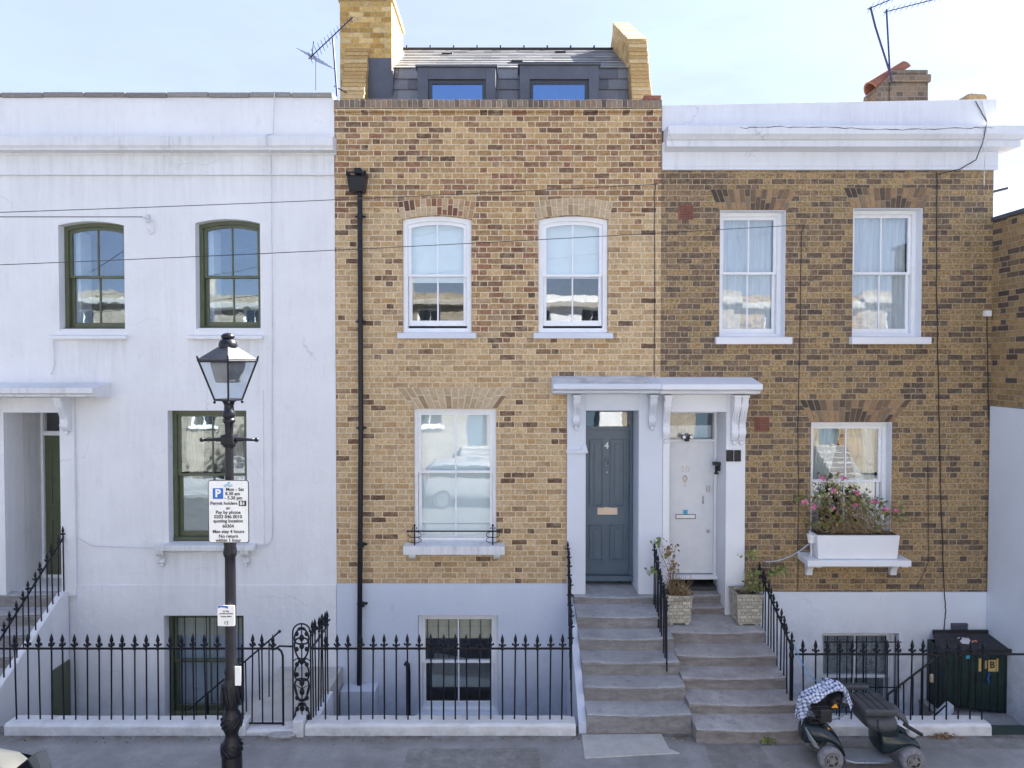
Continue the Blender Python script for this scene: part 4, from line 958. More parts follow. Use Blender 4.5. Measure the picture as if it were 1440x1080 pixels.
d0, d1 = dmx0+.052, dmx1-.052; mb = MB(); mb.box(d0, d1, yd-.0, yd+.045, zb+.02, ztd-.002)
dr = mb.build('door', M_BLUE, H2, bevel=.003)
mb = MB(); Hd = ztd-zb; Wd = d1-d0
def panel(mb, a, b, c, d, y, t_=.028):
    o = arc_outline(a, b, c, d, 0); mb.ring(o, inset(o, t_), y-.026, y-.001); i2 = inset(o, t_+.045); xs = [p[0] for p in i2]; zs_ = [p[1] for p in i2]; mb.box(min(xs), max(xs), y-.014, y-.001, min(zs_), max(zs_))
for (c, d) in ((.11, .355), (.475, .935)):
    panel(mb, d0+Wd*.09, d0+Wd*.42, zb+Hd*c, zb+Hd*d, yd); panel(mb, d0+Wd*.56, d0+Wd*.91, zb+Hd*c, zb+Hd*d, yd)
mb.build('moulding', M_BLUE, dr, bevel=.003)
lx0, lx1, lz0, lz1 = R(840, 713, 868, 723.5, yd); MB().box(lx0, lx1, yd-.014, yd-.001, lz0, lz1).build('letter_plate', M_PLATE, dr, bevel=.004)
text('house_number', '4', .135, M_SIGNW, Xp(853, 627, yd), yd-.004, Zp(627, yd), dr, bold=.003)
kx, kz = Xp(853.5, 650, yd), Zp(650, yd); mb = MB(); mb.lathe((kx, yd-.012, kz+.045), [(.02, -.006), (.02, .011)], 12, axis='y'); mb.tube([(kx+.035*math.cos(a), yd-.03, kz-.01+.042*math.sin(a)) for a in [PI*.5+2*PI*k/14 for k in range(15)]], .006, 6); mb.ball((kx, yd-.03, kz-.055), .013); mb.build('knocker', M_CHROME, dr, smooth=True)
mb = MB(); mb.lathe((kx, yd-.004, Zp(664, yd)), [(.011, -.006), (.011, .004)], 10, axis='y'); mb.box(Xp(892, 675, yd-.05)-.01, Xp(892, 675, yd-.05)+.012, yd-.058, yd-.0505, Zp(680, yd), Zp(672, yd)); mb.build('door_lock', M_CHROME, dr)
# door 2B
yd = .42
mb = MB(); mb.box(wx0-.15, wx0, .342, yd+.12, .8, wz1+.1); mb.box(wx1, wx1+.2, .342, yd+.12, .8, wz1+.1); mb.box(wx0, wx1, .342, yd+.1, wz1+.001, wz1+.2); mb.build('porch_reveal', M_TRIMW, H3)
mb = MB(); mb.box(wx0+.0005, wx0+.002, -.001, .342, .84, wz1-.001); mb.box(wx1-.002, wx1-.0005, -.001, .342, .84, wz1-.001); mb.box(wx0+.002, wx1-.002, -.001, .342, wz1-.0025, wz1-.0005); mb.build('reveal_paint', M_TRIMW, H3)
zb, ztd, ztt = Zp(806, yd), Zp(621, yd), wz1
wl = Xp(940, 700); wr_ = wx1-.06
mb = MB(); o = arc_outline(wx0+.003, wx1-.003, zb-.06, ztt-.003, 0); mb.ring(o, inset(o, .045), yd-.05, yd+.07); mb.box(wx0+.04, wx1-.04, yd-.045, yd+.06, ztd, ztd+.04); mb.box(wx0, wx1, yd-.09, yd-.051, zb-.07, zb-.01)
fr = mb.build('door_frame', M_TRIMW, H3, bevel=.005)
MB().box(wx0+.04, wx1-.04, yd, yd+.005, ztd+.04, ztt-.045).build('fanlight', M_GLASSF, fr)
sheet(wx0+.05, wx1-.05, ztd+.05, ztd+.24, yd+.1, .008, 5, seed=3).build('net_curtain', M_NET, fr, smooth=True)
d0, d1 = wx0+.047, wx1-.047
dr = MB().box(d0, d1, yd, yd+.045, zb, ztd-.003).build('door', M_WDOOR, H3, bevel=.004)
text('door_number', '2B', .115, M_CHROME, Xp(963.5, 660, yd), yd-.004, Zp(660, yd), dr, bold=.001, spacing=1.15)
kx, kz = Xp(963.5, 673, yd), Zp(673, yd); mb = MB(); mb.lathe((kx, yd-.012, kz+.04), [(.016, -.006), (.016, .011)], 12, axis='y'); mb.tube([(kx+.028*math.cos(a), yd-.025, kz+.036*math.sin(a)) for a in [PI*.5+2*PI*k/14 for k in range(15)]], .007, 6); mb.ball((kx, yd-.025, kz-.045), .013); mb.build('knocker', M_BRASS, dr, smooth=True)
mb = MB(); mb.lathe((kx, yd-.006, Zp(683, yd)), [(.012, -.006), (.012, .005)], 10, axis='y'); mb.lathe((Xp(995.5, 747, yd), yd-.01, Zp(747, yd)), [(.026, -.006), (.026, .009)], 14, axis='y'); mb.box(Xp(993, 687, yd), Xp(998, 687, yd), yd-.03, yd-.001, Zp(691, yd), Zp(683, yd))
mb.tube([(Xp(988.5, 700, yd), yd-.02, Zp(697, yd)), (Xp(988, 700, yd), yd-.03, Zp(703, yd)), (Xp(988.5, 700, yd), yd-.02, Zp(708, yd))], .008, 8); mb.build('door_lock', M_CHROME, dr)
x0, x1, z0, z1 = R(950, 723, 978, 729.5, yd); mb = MB(); mb.ring([(x0, z0), (x1, z0), (x1, z1), (x0, z1)], [(x0+.008, z0+.008), (x1-.008, z0+.008), (x1-.008, z1-.008), (x0+.008, z1-.008)], yd-.012, yd-.001); lb = mb.build('letter_plate', M_BLACKM, dr); MB().box(x0+.009, x1-.009, yd-.008, yd-.001, z0+.009, z1-.009).build('flap', M_SIGNW, lb)
x0, x1, z0, z1 = R(960.5, 717, 967, 723, yd); MB().box(x0, x1, yd-.003, yd-.0005, z0, z1).build('sticker', M_SIGNC, dr)
# small black fittings
def fitting(name, label, cat, px, py): return thing(name, (Xp(px, py), -.1, Zp(py)), label, cat)
f = thing('security_light', (Xp(966, 618, yd), yd-.1, Zp(618, yd)), 'small black twin security light above the white front door', 'light')
x, z = Xp(966, 618, yd-.1), Zp(616, yd-.1); MB().box(x-.03, x+.03, yd-.13, yd-.051, z-.05, z+.02).build('body', M_BLACKM, f, bevel=.008)
for q in (-1, 1): MB().lathe((x+q*.055, yd-.12, z+.02), [(.03, -.03), (.038, .0), (.03, .04)], 12, axis='y').build('lamp_head', M_BLACKM, f, smooth=True); MB().lathe((x+q*.055, yd-.151, z+.02), [(.026, -.002), (.026, .001)], 12, axis='y').build('lens', M_SIGNW, f)
f = thing('wall_lantern', (wx1-.03, .25, Zp(665, .25)), 'small black wall lantern beside the white front door', 'light')
x = wx1-.06; z0, z1 = Zp(667, .2), Zp(650, .2); MB().box(x-.05, x+.058, .17, .27, z1-.05, z1).build('cap', M_BLACKM, f, bevel=.008); MB().lathe((x, .22, z0), [(.03, 0), (.034, .01), (.034, .02), (.02, .025), (.02, .12)], 12).build('lamp', M_BLACKM, f, smooth=True); MB().box(x+.02, wx1-.004, .20, .24, z0+.05, z1-.03).build('bracket', M_BLACKM, f)
f = thing('intercom_panel', (Xp(1031, 640, -.06), -.07, Zp(640, -.06)), 'pair of glossy black boxes on the white pilaster right of the door', 'intercom')
for a, b in ((1021.5, 1031.5), (1033, 1042)): x0, x1, z0, z1 = R(a, 633, b, 649, -.08); MB().box(x0, x1, -.085, -.061, z0, z1).build('panel', M_BLACK, f, bevel=.004)

# ------------------------------------------------------------------ front steps
lv = []; d_ = YofG(1033, 0.0); z = 0.0; rows = [(1004, 986), (965, 950), (930, 915), (897, 884), (866, 853)]; y = d_
for (fr_, bk) in rows:
    z = Zp(fr_, y); yb = YofG(bk, z); lv.append((y, z, yb)); y = yb
zl = 1.10; lv.append((-.13, zl, .5)); lv[-2] = (lv[-2][0], lv[-2][1], -.13)
for k in range(len(lv)-1): lv[k] = (lv[k][0], lv[k][1], lv[k+1][0])
mb = MB(); worn_steps(lv, lambda y: Xp(808, 900) + (y+.13)*-.0 - .02, lambda y: Xp(925, 850)+.02, mb, -.3, .02)
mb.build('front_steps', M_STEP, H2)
STEP4 = lv
mb = MB(); fl = [(0.0, -1.3), (0.0, zl-.15)] + [(q[0]+.02, q[1]-.12) for q in lv[::-1]] + [(lv[0][0]+.05, -1.3)]
mb.prism_x(fl, Xp(799, 900)-.02, Xp(808, 900)-.021); mb.build('stair_flank', M_LILAC, H2)
lv = []; y = YofG(1047, 0.0)
for (fr_, bk) in [(1025, 1004), (989, 970), (952, 937), (921, 905)]:
    z = Zp(fr_, y); yb = YofG(bk, z); lv.append((y, z, yb)); y = yb
lv.append((y, Zp(888, y), -.02)); lv.append((-.02, .90, .15)); lv.append((.15, 1.02, .5))
for k in range(len(lv)-1): lv[k] = (lv[k][0], lv[k][1], lv[k+1][0])
XS0 = Xp(925, 850)+.025
def x1f(y): return max(wx1-.02, 3.33 + (-.6-y)*.13) if y < -.1 else wx1-.004
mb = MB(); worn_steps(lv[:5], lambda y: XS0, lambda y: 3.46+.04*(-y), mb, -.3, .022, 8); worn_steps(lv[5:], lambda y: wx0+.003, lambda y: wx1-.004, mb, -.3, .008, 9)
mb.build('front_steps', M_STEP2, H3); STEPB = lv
mb = MB(); fl = [(-.026, -1.3), (-.026, lv[4][1]-.3)] + [(q[0]+.1, q[1]-.34) for q in lv[:5][::-1]] + [(lv[0][0]+.06, -1.3)]
mb.prism_x(fl, 3.46, 3.52); mb.build('stair_flank', M_WALLR, H3)
# pale slab in front of number 4's steps
mb = MB(); P = [(U(818, 1033, lv[0][0])[0]+.02, YofG(1034, 0)), (Xp(928, 1033, -1.75), YofG(1033, 0)), (Xp(932, 1050, -1.9)+.02, YofG(1054, 0)), (Xp(948, 1060, -1.95)-.0, YofG(1060, 0)), (Xp(818, 1066, -2.0), YofG(1067, 0))]
mb.prism_z(P, -.05, .012); o = mb.build('doorstep_slab', M_SLAB, None, bevel=.006); tag(o, 'pale concrete slab on the pavement at the foot of the grey steps', 'slab')

# ------------------------------------------------------------------ flank building on the right
H4 = thing('side_building', (XR+.6, -1, -1.3), 'building at the right edge with brick flank above white rendered wall', 'building')
zt4 = Zp(306, 0); zw = Zp(571, 0)
mb = MB(); mb.box(XR+.001, XR+5, -2.2, .35, zw, zt4-.06); mb.build('brick_flank', M_SBRICK, H4, bevel=.006)
mb = MB(); mb.box(XR-.03, XR+5, -2.2, -.03, -1.3, zw+.0); mb.build('rendered_wall', M_WALLR, H4, bevel=.008)
mb = MB(); mb.box(XR-.03, XR+5, -2.24, .38, zt4-.058, zt4); mb.build('coping', M_LEAD, H4, bevel=.006)
mb = MB(); mb.box(XR+.002, XR+5, .36, 7, -1.3, 5.2); mb.build('rear_wall', M_SBRICK, H4)
mb = MB(); mb.tube([(XR-.02, .1, Zp(269)), (XR+.27, .1, Zp(262))], .022, 8); mb.build('bracket_arm', M_ANTH, H4)

# ------------------------------------------------------------------ dwarf walls
def dwarf(px0, px1, label, y0=YW0, y1=YW1, zt=None, name='dwarf_wall'):
    x0, x1 = Xp(px0, 1030, y0), Xp(px1, 1030, y0); zt = zt or Zp(1019, y0); mb = MB(); n = max(4, int((x1-x0)/.18)); rnd = random.Random(px0)
    secs = []
    for i in range(n+1):
        x = x0+(x1-x0)*i/n; e = rnd.uniform(-.006, .006); f_ = rnd.uniform(-.006, .006)
        secs.append([(x, y0+e, -.1), (x, y0+e*.6, zt-.03+f_), (x, y0+.025, zt+f_), (x, y1-.02, zt+f_), (x, y1, zt-.03), (x, y1, -.1)])
    V_ = [[mb.bm.verts.new(p_) for p_ in s_] for s_ in secs]
    for i in range(n):
        for k in range(6): q = (k+1) % 6; mb.bm.faces.new([V_[i][k], V_[i][q], V_[i+1][q], V_[i+1][k]])
    mb.bm.faces.new(V_[0]); mb.bm.faces.new(V_[-1][::-1])
    o = mb.build(name, M_DWARF, None, loc=((x0+x1)/2, (y0+y1)/2, 0), bevel=.012); tag(o, label, 'low wall', 'low white walls under the area railings'); return x0, x1, zt
dwarf(5, 345, 'long low white wall under the railings of the white house')
dwarf(345, 414, 'low white threshold wall under the small gate behind the lamp post', zt=Zp(1027, YW0))
x0w, x1w, ztw = dwarf(428, 810, 'low white wall under the railings of the yellow brick house')
dwarf(1132, 1395, 'low white wall behind the mobility scooter')
mb = MB(); x0, x1 = Xp(412, 1025, YW0-.0), Xp(427, 1025, YW0); mb.box(x0, x1, YW0-.03, YW1-.02, -.1, Zp(1012, YW0)); o = mb.build('stone_pier', M_DWARF, None, bevel=.015); tag(o, 'small broken painted stone pier under the ornate iron panel', 'pier')
mb = MB(); mb.lathe((Xp(396, 1042, YW0-.05), YW0-.04, -.01), [(.17, 0), (.17, .05), (.15, .06)], 14); o = mb.build('loose_stone', M_STEP2, None, bevel=.01); o.scale = (1, .5, 1); o.location = (0, (YW0-.04)*.5, 0); tag(o, 'flat brown stone at the foot of the gate threshold', 'stone')

# ------------------------------------------------------------------ railings
YR = -1.74
zR, zT, zB = Zp(912, YR), Zp(893, YR)-.125+.0, Zp(1018, YR)
def railing(px0, px1, n, label, rail_to=None, zr=None):
    r = thing('area_railing', (Xp((px0+px1)/2, 912, YR), YR, zB), label, 'railing', 'black spear-topped area railings')
    xa, xb = Xp(px0, 912, YR), Xp(px1, 912, YR); ra, rb = (xa-.05, xb+.05) if rail_to is None else (Xp(rail_to[0], 912, YR), Xp(rail_to[1], 912, YR))
    MB().box(ra, rb, YR-.008, YR+.008, (zr or zR)-.011, (zr or zR)+.011).build('top_rail', M_BLACK, r)
    for k in range(n): add_bar(r, xa+(xb-xa)*k/(n-1), YR, zB-.03, zT+(zr-zR if zr else 0), lean=-.0)
    return r
railing(22, 322, 19, 'spear-topped railings in front of the white house, left of the lamp post', (-30, 345))
railing(457, 790, 21, 'spear-topped railings in front of the yellow brick house basement', (440, 803))
rr_ = railing(1131, 1382, 16, 'spear-topped railings behind the mobility scooter', (1118, 1475), Zp(920, YR))
# gate
g = thing('area_gate', (Xp(368, 1010, YR), YR, zB), 'small black iron gate between the lamp post and the ornate panel', 'gate')
xg0, xg1 = Xp(341, 960, YR), Xp(398, 960, YR); zg = Zp(1017, YR)
MB().tube([(xg0, YR, zg), (xg1, YR, zg)], .012, 8).tube([(xg0, YR, zR), (xg1-.06, YR, zR), (xg1-.02, YR, zR-.03), (xg1, YR, zR-.09), (xg1, YR, zg-.06)], .014, 8).tube([(xg0, YR, zR+.05), (xg0, YR, zg-.03)], .013, 8).build('gate_frame', M_BLACK, g)
MB().tube([(xg1-.1, YR, zR-.01), (xg1-.04, YR, zR+.03), (xg1+.12, YR, zR+.025)], .012, 8).build('latch', M_BLACK, g)
for px in (354, 369, 383): add_bar(g, Xp(px, 960, YR), YR, zg, zT)
# ornate panel
pn = thing('ornate_panel', (Xp(425, 1015, YR), YR, zB), 'ornate cast iron scrollwork panel between gate and yellow brick house railings', 'iron panel')
xa, xb = Xp(412, 950, YR), Xp(437, 950, YR); zb_, zt_ = Zp(1020, YR), Zp(877, YR); cx = (xa+xb)/2; hw = (xb-xa)/2
arc = [(cx-hw*math.cos(PI*k/10), YR, zt_-hw+hw*math.sin(PI*k/10)) for k in range(11)]
MB().tube([(xa, YR, zb_)]+arc+[(xb, YR, zb_)], .010, 8).build('frame', M_BLACK, pn)
mb = MB(); mb.tube([(cx, YR, zb_), (cx, YR, zt_)], .008, 6)
Hh = zt_-zb_
def scr(z0, h, dirz, q, w_=.9, r=.007):
    pts = []
    for k in range(15):
        a = k/14; pts.append((cx+q*hw*w_*math.sin(a*PI*1.15)*(1-.25*a), YR, z0+dirz*h*(a-.16*math.sin(a*2*PI))))
    e = Vector(pts[-1]); 
    for k in range(1, 9): a = k/8*PI*1.5; rr0 = .022*(1-k/12); pts.append((e.x+q*(rr0*math.sin(a)), YR, e.z-dirz*(rr0*(1-math.cos(a)))))
    mb.tube(pts, [r*1.55]*15+[r*1.35]*8, 6)
for q in (-1, 1):
    for (f_, h_, dr_) in ((.02, .20, 1), (.46, .22, -1), (.44, .20, 1), (.86, .22, -1), (.80, .16, 1)): scr(zb_+Hh*f_, Hh*h_, dr_, q)
    for f_ in (.08, .16, .27, .50, .60, .75, .90): mb.ball((cx+q*hw*.55, YR, zb_+Hh*f_), .026, (1, .5, 1.2), 8)
    mb.tube([(cx, YR, zb_+Hh*.62), (cx+q*hw*.5, YR, zb_+Hh*.66), (xa if q < 0 else xb, YR, zb_+Hh*.63)], .008, 6); mb.tube([(cx, YR, zb_+Hh*.36), (cx+q*hw*.75, YR, zb_+Hh*.40), (cx+q*hw*.5, YR, zb_+Hh*.30)], .007, 6)
for f_ in (.05, .17, .33, .42, .63, .78, .86): mb.ball((cx, YR, zb_+Hh*f_), .032, (1, .6, 1.4), 8)
mb.build('scrollwork', M_BLACK, pn, smooth=True)
# receding railing behind the panel
r = thing('boundary_railing', (xb+.0, -1.4, 0), 'short spear-topped railing running back from the ornate panel to the house', 'railing')
xq = xb+.012
for k in range(7): yy = YR+.06+k*.11; add_bar(r, xq, yy, .10, 1.20-.02*k)
MB().box(xq-.008, xq+.008, YR, -.98, 1.0, 1.025).build('top_rail', M_BLACK, r)
mb = MB(); mb.box(xq-.05, xq+.05, YW1+.02, -.94, -1.3, .10); mb.build('base_wall', M_WALLR, r, bevel=.01)
# area landing and steps behind the gate
mb = MB(); xl0, xl1 = Xp(352, 1000, -1.2), xq-.052
mb.box(xl0, xl1, YW1-.02, -.03, -1.3, .02)
n = 6
for k in range(n): mb.box(xl0-.22*(k+1), xl0-.22*k-.0005, -1.0, -.03, -1.3, .02-.19*(k+1))
struct('area_steps', mb, M_SLAB, bevel=.008)
r = thing('area_stair_handrail', (xl0, -1.02, 0), 'sloping iron handrail of the basement steps behind the small gate', 'handrail')
ya = -1.02; p0 = (Xp(393, 888, ya), ya, Zp(888, ya)); p1 = (Xp(265, 998, ya), ya, Zp(998, ya))
MB().tube([p0, (Xp(383, 893, ya), ya, Zp(897, ya)), p1], .012, 8).ball(p0, .022).build('handrail', M_BLACK, r)
for px in (292, 318, 346, 365, 378): f_ = (393-px)/(393-265); zt__ = p0[2]+(p1[2]-p0[2])*f_; add_bar(r, Xp(px, 930, ya), ya, zt__-.75, zt__-.01, fin=False)
# stair railings
def stair_rail(x, pts, label, n, base_drop, newel=False, fin=.95, x2=None):
    """pts: (y_top, z_top, y_bot, z_bot) of the handrail"""
    y0, z0, y1, z1 = pts; x2 = x if x2 is None else x2
    r = thing('stair_railing', (x2, y1, z1-.9), label, 'railing', 'spear-topped stair railings')
    MB().tube([(x, y0, z0), (x2, y1, z1)], .014, 8).build('handrail', M_BLACK, r)
    for k in range(n):
        t_ = k/(n-1); add_bar(r, x+(x2-x)*t_, y0+(y1-y0)*t_, z0+(z1-z0)*t_-base_drop, z0+(z1-z0)*t_+.06, sc=fin)
    if newel:
        mb = MB(); zn = z1-base_drop-.25; mb.lathe((x2, y1-.02, zn), [(.024, 0), (.024, .95), (.032, .97), (.032, 1.0), (.02, 1.03), (.03, 1.08), (.026, 1.12), (.006, 1.17)], 10); mb.build('newel_post', M_BLACK, r, smooth=True, auto=40)
    return r
stair_rail(XF-.05, (-.06, 1.93, YofG(1000, .7) if False else -1.50, .80), 'stair railing of the white house at the far left', 13, .80)
ya, yb = -.16, -1.66
x4 = Xp(799.5, 800, ya)
stair_rail(x4, (ya, Zp(768, ya)-.1, yb, Zp(905, yb)), 'stair railing left of the grey steps to the blue door', 10, .92, x2=Xp(804, 940, yb))
yb2 = -1.25
stair_rail(Xp(920, 780, ya), (ya, Zp(770, ya)-.1, yb2, Zp(858, yb2)), 'stair railing between the two flights of front steps', 9, .80, x2=Xp(938, 900, yb2))
yb3 = -1.60
stair_rail(Xp(1069, 800, -.2), (-.2, Zp(795, -.2)-.12, yb3, Zp(908, yb3)), 'stair railing right of the brown steps to the white door', 11, .85, True, x2=Xp(1112, 940, yb3))
# sloping rail down to the right-hand basement
r = thing('area_stair_handrail', (5.6, -.9, 0), 'sloping iron handrail in front of the dark green bin store', 'handrail')
ya = -.85; p0 = (Xp(1332, 913, ya), ya, Zp(913, ya)); p1 = (Xp(1248, 977, ya), ya, Zp(977, ya)); p2 = (Xp(1243, 1016, ya), ya, Zp(1030, ya))
MB().tube([(Xp(1352, 895, ya), ya, Zp(897, ya)), p0, p1], .014, 8).build('handrail', M_BLACK, r)
p3, p4 = (Xp(1294, 1020, ya), ya, Zp(1024, ya)), (Xp(1330, 990, ya), ya, Zp(992, ya)); MB().tube([p3, p4], .011, 8).build('lower_rail', M_BLACK, r)
for k in range(8): t_ = k/7; x = p1[0]+(p0[0]-p1[0])*t_; z = p1[2]+(p0[2]-p1[2])*t_; add_bar(r, x, ya, z-.75+.1*t_, z, fin=False)

# ------------------------------------------------------------------ bin store at the right
bs = thing('bin_store', (6.0, -.7, 0), 'dark green timber bin store with battered sloping lid and yellow 1B', 'bin store')
yf = -.46; M_DG = simple('dark_green_timber', (.012, .030, .024), .5, var=.4, scale=12, bump=.5)
x0, x1 = Xp(1331, 940, yf), Xp(1424, 940, yf); zt, zb = Zp(915, yf), Zp(1004, yf)
mb = MB(); nb = 9
for k in range(nb):
    a = x0+(x1-x0)*k/nb; zz0 = Zp(991+14*k/nb, yf)-.0; mb.box(a+.004, a+(x1-x0)/nb-.004, yf, yf+.025, zz0, zt-.02*random.random())
mb.build('front_boards', M_DG, bs, bevel=.003)
mb = MB(); mb.box(x0-.03, x0, yf+.0, -.06, -1.28, zt+.0); mb.box(x1, x1+.03, yf+.03, -.06, -.2, zt); mb.box(x0+.0, x1, -.09, -.06, -1.28, zt); mb.build('side_boards', M_DG, bs, bevel=.004)
mb = MB(); M_LID = simple('felted_lid', (.035, .036, .042), .85, var=.35, scale=10, bump=.8, bscale=90)
zl0, zl1 = Zp(914, yf-.06), Zp(892, -.1); xa0, xa1 = Xp(1325, 905, yf-.06), Xp(1428, 905, yf-.06); xc0, xc1 = Xp(1314, 893, -.1), Xp(1396, 893, -.1)
mb.hexa([(xa0, yf-.06, zl0-.05), (xa1, yf-.06, zl0-.05), (xa1+.0, -.07, zl1-.05), (xc0, -.07, zl1-.05)], [(xa0, yf-.06, zl0), (xa1, yf-.06, zl0), (xa1, -.07, zl1), (xc0, -.07, zl1+.02)])
lid = mb.build('lid', M_LID, bs, bevel=.01)
mb = MB(); mb.box(xa0, xa1, yf-.085, yf-.06, zl0-.05, zl0+.02); mb.box(xc0, xc1+.1, -.075, -.05, zl1-.02, zl1+.05); mb.hexa([(xa1-.02, yf-.06, zl0), (xa1+.03, yf-.06, zl0), (xa1+.03, -.07, zl1), (xa1-.02, -.07, zl1)], [(xa1-.02, yf-.06, zl0+.04), (xa1+.03, yf-.06, zl0+.04), (xa1+.03, -.07, zl1+.04), (xa1-.02, -.07, zl1+.04)]); mb.build('lid_edge', M_BLACKM, lid, bevel=.006)
M_GOLD = simple('yellow_plate', (.62, .43, .15), .5, var=.1)
for a, b in ((1376, 1379.5), (1401, 1403.5)): q = R(a, 926, b, 944, yf); MB().box(q[0], q[1], yf-.006, yf-.001, q[2], q[3]).build('plate', M_GOLD, bs)
q = R(1389.5, 928, 1400, 944, yf); MB().box(q[0], q[1], yf-.006, yf-.001, q[2], q[3]).build('plate', M_GOLD, bs)
text('store_letter', 'B', .13, M_DG, (q[0]+q[1])/2, yf-.0075, (q[2]+q[3])/2+.01, bs, bold=.004)
text('store_number', '1', .15, M_GOLD, Xp(1386, 935, yf), yf-.004, Zp(935, yf), bs, bold=.004)
for px, py, m_ in ((1361, 923, M_SIGNC),): q = R(px-3, py-3, px+3, py+3, yf); MB().box(q[0], q[1], yf-.01, yf-.001, q[2], q[3]).build('label', m_, bs)
mb = MB(); pts = [(Xp(1388, 945, yf)+.01*math.sin(k*1.3), yf-.03, Zp(945+k*2.2, yf)) for k in range(8)]; mb.tube(pts, [.018, .02, .018, .015, .018, .02, .018, .012], 6); mb.build('blue_strap', simple('blue_cloth', (.03, .08, .25), .8), bs, smooth=True)
o = MB().box(Xp(1311, 955, -.9)-.02, Xp(1311, 955, -.9)+.02, -.90, -.87, Zp(960, -.9), Zp(949, -.9)).build('padlock', M_BRASS, None, bevel=.006); tag(o, 'brass padlock hanging left of the bin store', 'padlock')
# rubbish on the lid
mb = MB(); rnd = random.Random(5)
def bag(name, px, py, y, r, mat, label, cat, sc=(1.3, .8, .45)):
    mb = MB(); x, z = Xp(px, py, y), Zp(py, y); mb.ball((x, y, z), r, sc, 14); rnd = random.Random(px)
    for v_ in mb.bm.verts: v_.co += Vector((rnd.uniform(-1, 1), rnd.uniform(-1, 1), rnd.uniform(-1, 1)))*r*.14
    o = mb.build(name, mat, None, loc=(x, y, z-r*.4)); tag(o, label, cat); return o
bag('plastic_bag', 1354, 903, -.28, .11, simple('white_plastic', (.6, .6, .62), .35, bump=.4), 'crumpled white plastic bag on the bin store lid', 'bag')
bag('wrapper', 1371, 904, -.28, .05, simple('orange_plastic', (.75, .16, .05), .4), 'small orange wrapper on the bin store lid', 'wrapper', (1, .8, .7))
bag('bin_bag', 1340, 902, -.28, .10, M_BLACKM, 'black crumpled rubbish at the left end of the bin store lid', 'bag')
# basement ramp wall by the store, dark board at the far right
mb = MB(); mb.prism_y([(Xp(1296, 1025, -.9), -.5), (Xp(1338, 990, -.9), Zp(990, -.9)), (Xp(1338, 990, -.9), Zp(998, -.9)), (Xp(1302, 1030, -.9), -.6)], -.95, -.8); mb.build('stair_string', M_WALLR, H3)
mb = MB(); mb.box(6.0, XR-.031, YW1-.03, -.03, -1.3, -.46)
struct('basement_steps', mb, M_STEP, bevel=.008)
mb = MB(); a, b = Xp(1396, 1035, YW0+.02), 7.6; mb.box(a, b, YW0+.02, YW1, -.1, Zp(1034, YW0)); o = mb.build('timber_kerb', M_DG, None, bevel=.008); tag(o, 'dark painted timber kerb at the right end of the railings', 'kerb board')

# ------------------------------------------------------------------ lamp post
YL = -4.4
S = FPX/(YL-CY)
xl = Xp(323, 700, YL)
def zl_(py): return Zp(py, YL)
lp = thing('street_lamp', (xl, YL, 0), 'black Victorian street lamp with four-sided lantern in front of the white house', 'street lamp')
r_ = lambda px: px/S/2*.90
prof = [(.17, 0), (.17, .10), (.15, .14), (.14, .62), (.16, .66), (.16, .72), (.12, .78), (.085, .9), (.08, 1.25)]
for (py, w_) in ((1078, 25), (1066, 24), (1060, 29), (1052, 31), (1044, 28), (1036, 20), (1030, 20), (1022, 28), (1014, 30), (1004, 27), (998, 19), (994, 22), (985, 26), (974, 28), (964, 27), (956, 22), (950, 18), (944, 21), (938, 17), (800, 16), (784, 16), (780, 20), (776, 21), (768, 18), (760, 21), (752, 15), (640, 12.5), (626, 13)):
    prof.append((r_(w_), zl_(py)))
MB().lathe((xl, YL, 0), prof, 20).build('column', M_BLACK, lp, smooth=True, auto=60)
for (w0, y0_, stp, tw, rad) in ((27, 962, 7, .1, .011), (28, 1022, -4, .3, .010), (29, 1060, -4, -.3, .010)):
    mb = MB()                                   # leaf relief and twists on the cast base
    for k in range(10):
        a = 2*PI*k/10; mb.tube([(xl+r_(w0)*1.08*math.cos(a+q*tw), YL+r_(w0)*1.08*math.sin(a+q*tw), zl_(y0_+q*stp)) for q in range(5)], [.004, .009, rad, .009, .004], 6)
    mb.build('cast_ornament', M_BLACK, lp, smooth=True)
mb = MB(); mb.box(xl-r_(20), xl+r_(20), YL-.05, YL+.05, zl_(625), zl_(611)); mb.lathe((xl, YL, zl_(625)-.02), [(.05, 0), (.055, .02)], 12); mb.build('hub', M_BLACK, lp, bevel=.008)
mb = MB()
for q in (-1, 1): mb = MB(); mb.tube([(xl+q*.05, YL, zl_(618)), (xl+q*.07, YL, zl_(618)), (xl+q*.13, YL, zl_(618)), (xl+q*.21, YL, zl_(618.5))], [.025, .019, .013, .011], 10); mb.ball((xl+q*.225, YL, zl_(618.5)), .019); mb.build('ladder_bar', M_BLACK, lp, smooth=True)
prof = [(r_(12), zl_(612))]+[(r_(w_), zl_(py)) for py, w_ in ((596, 13), (593, 19), (590, 19), (588, 15), (585, 19), (580, 20), (577, 15), (570, 14), (566, 17), (563, 24), (561, 26))]
MB().lathe((xl, YL, 0), prof, 18).build('lantern_neck', M_BLACK, lp, smooth=True, auto=50)
ang = math.radians(-90+22); xc = Xp(321, 540, YL)
def cor(k, R_): a = ang + k*PI/2; return (xc+R_*math.cos(a), YL+R_*math.sin(a))
Rt, Rb = r_(84), r_(40); zt, zb = zl_(508), zl_(562)
mb = MB()
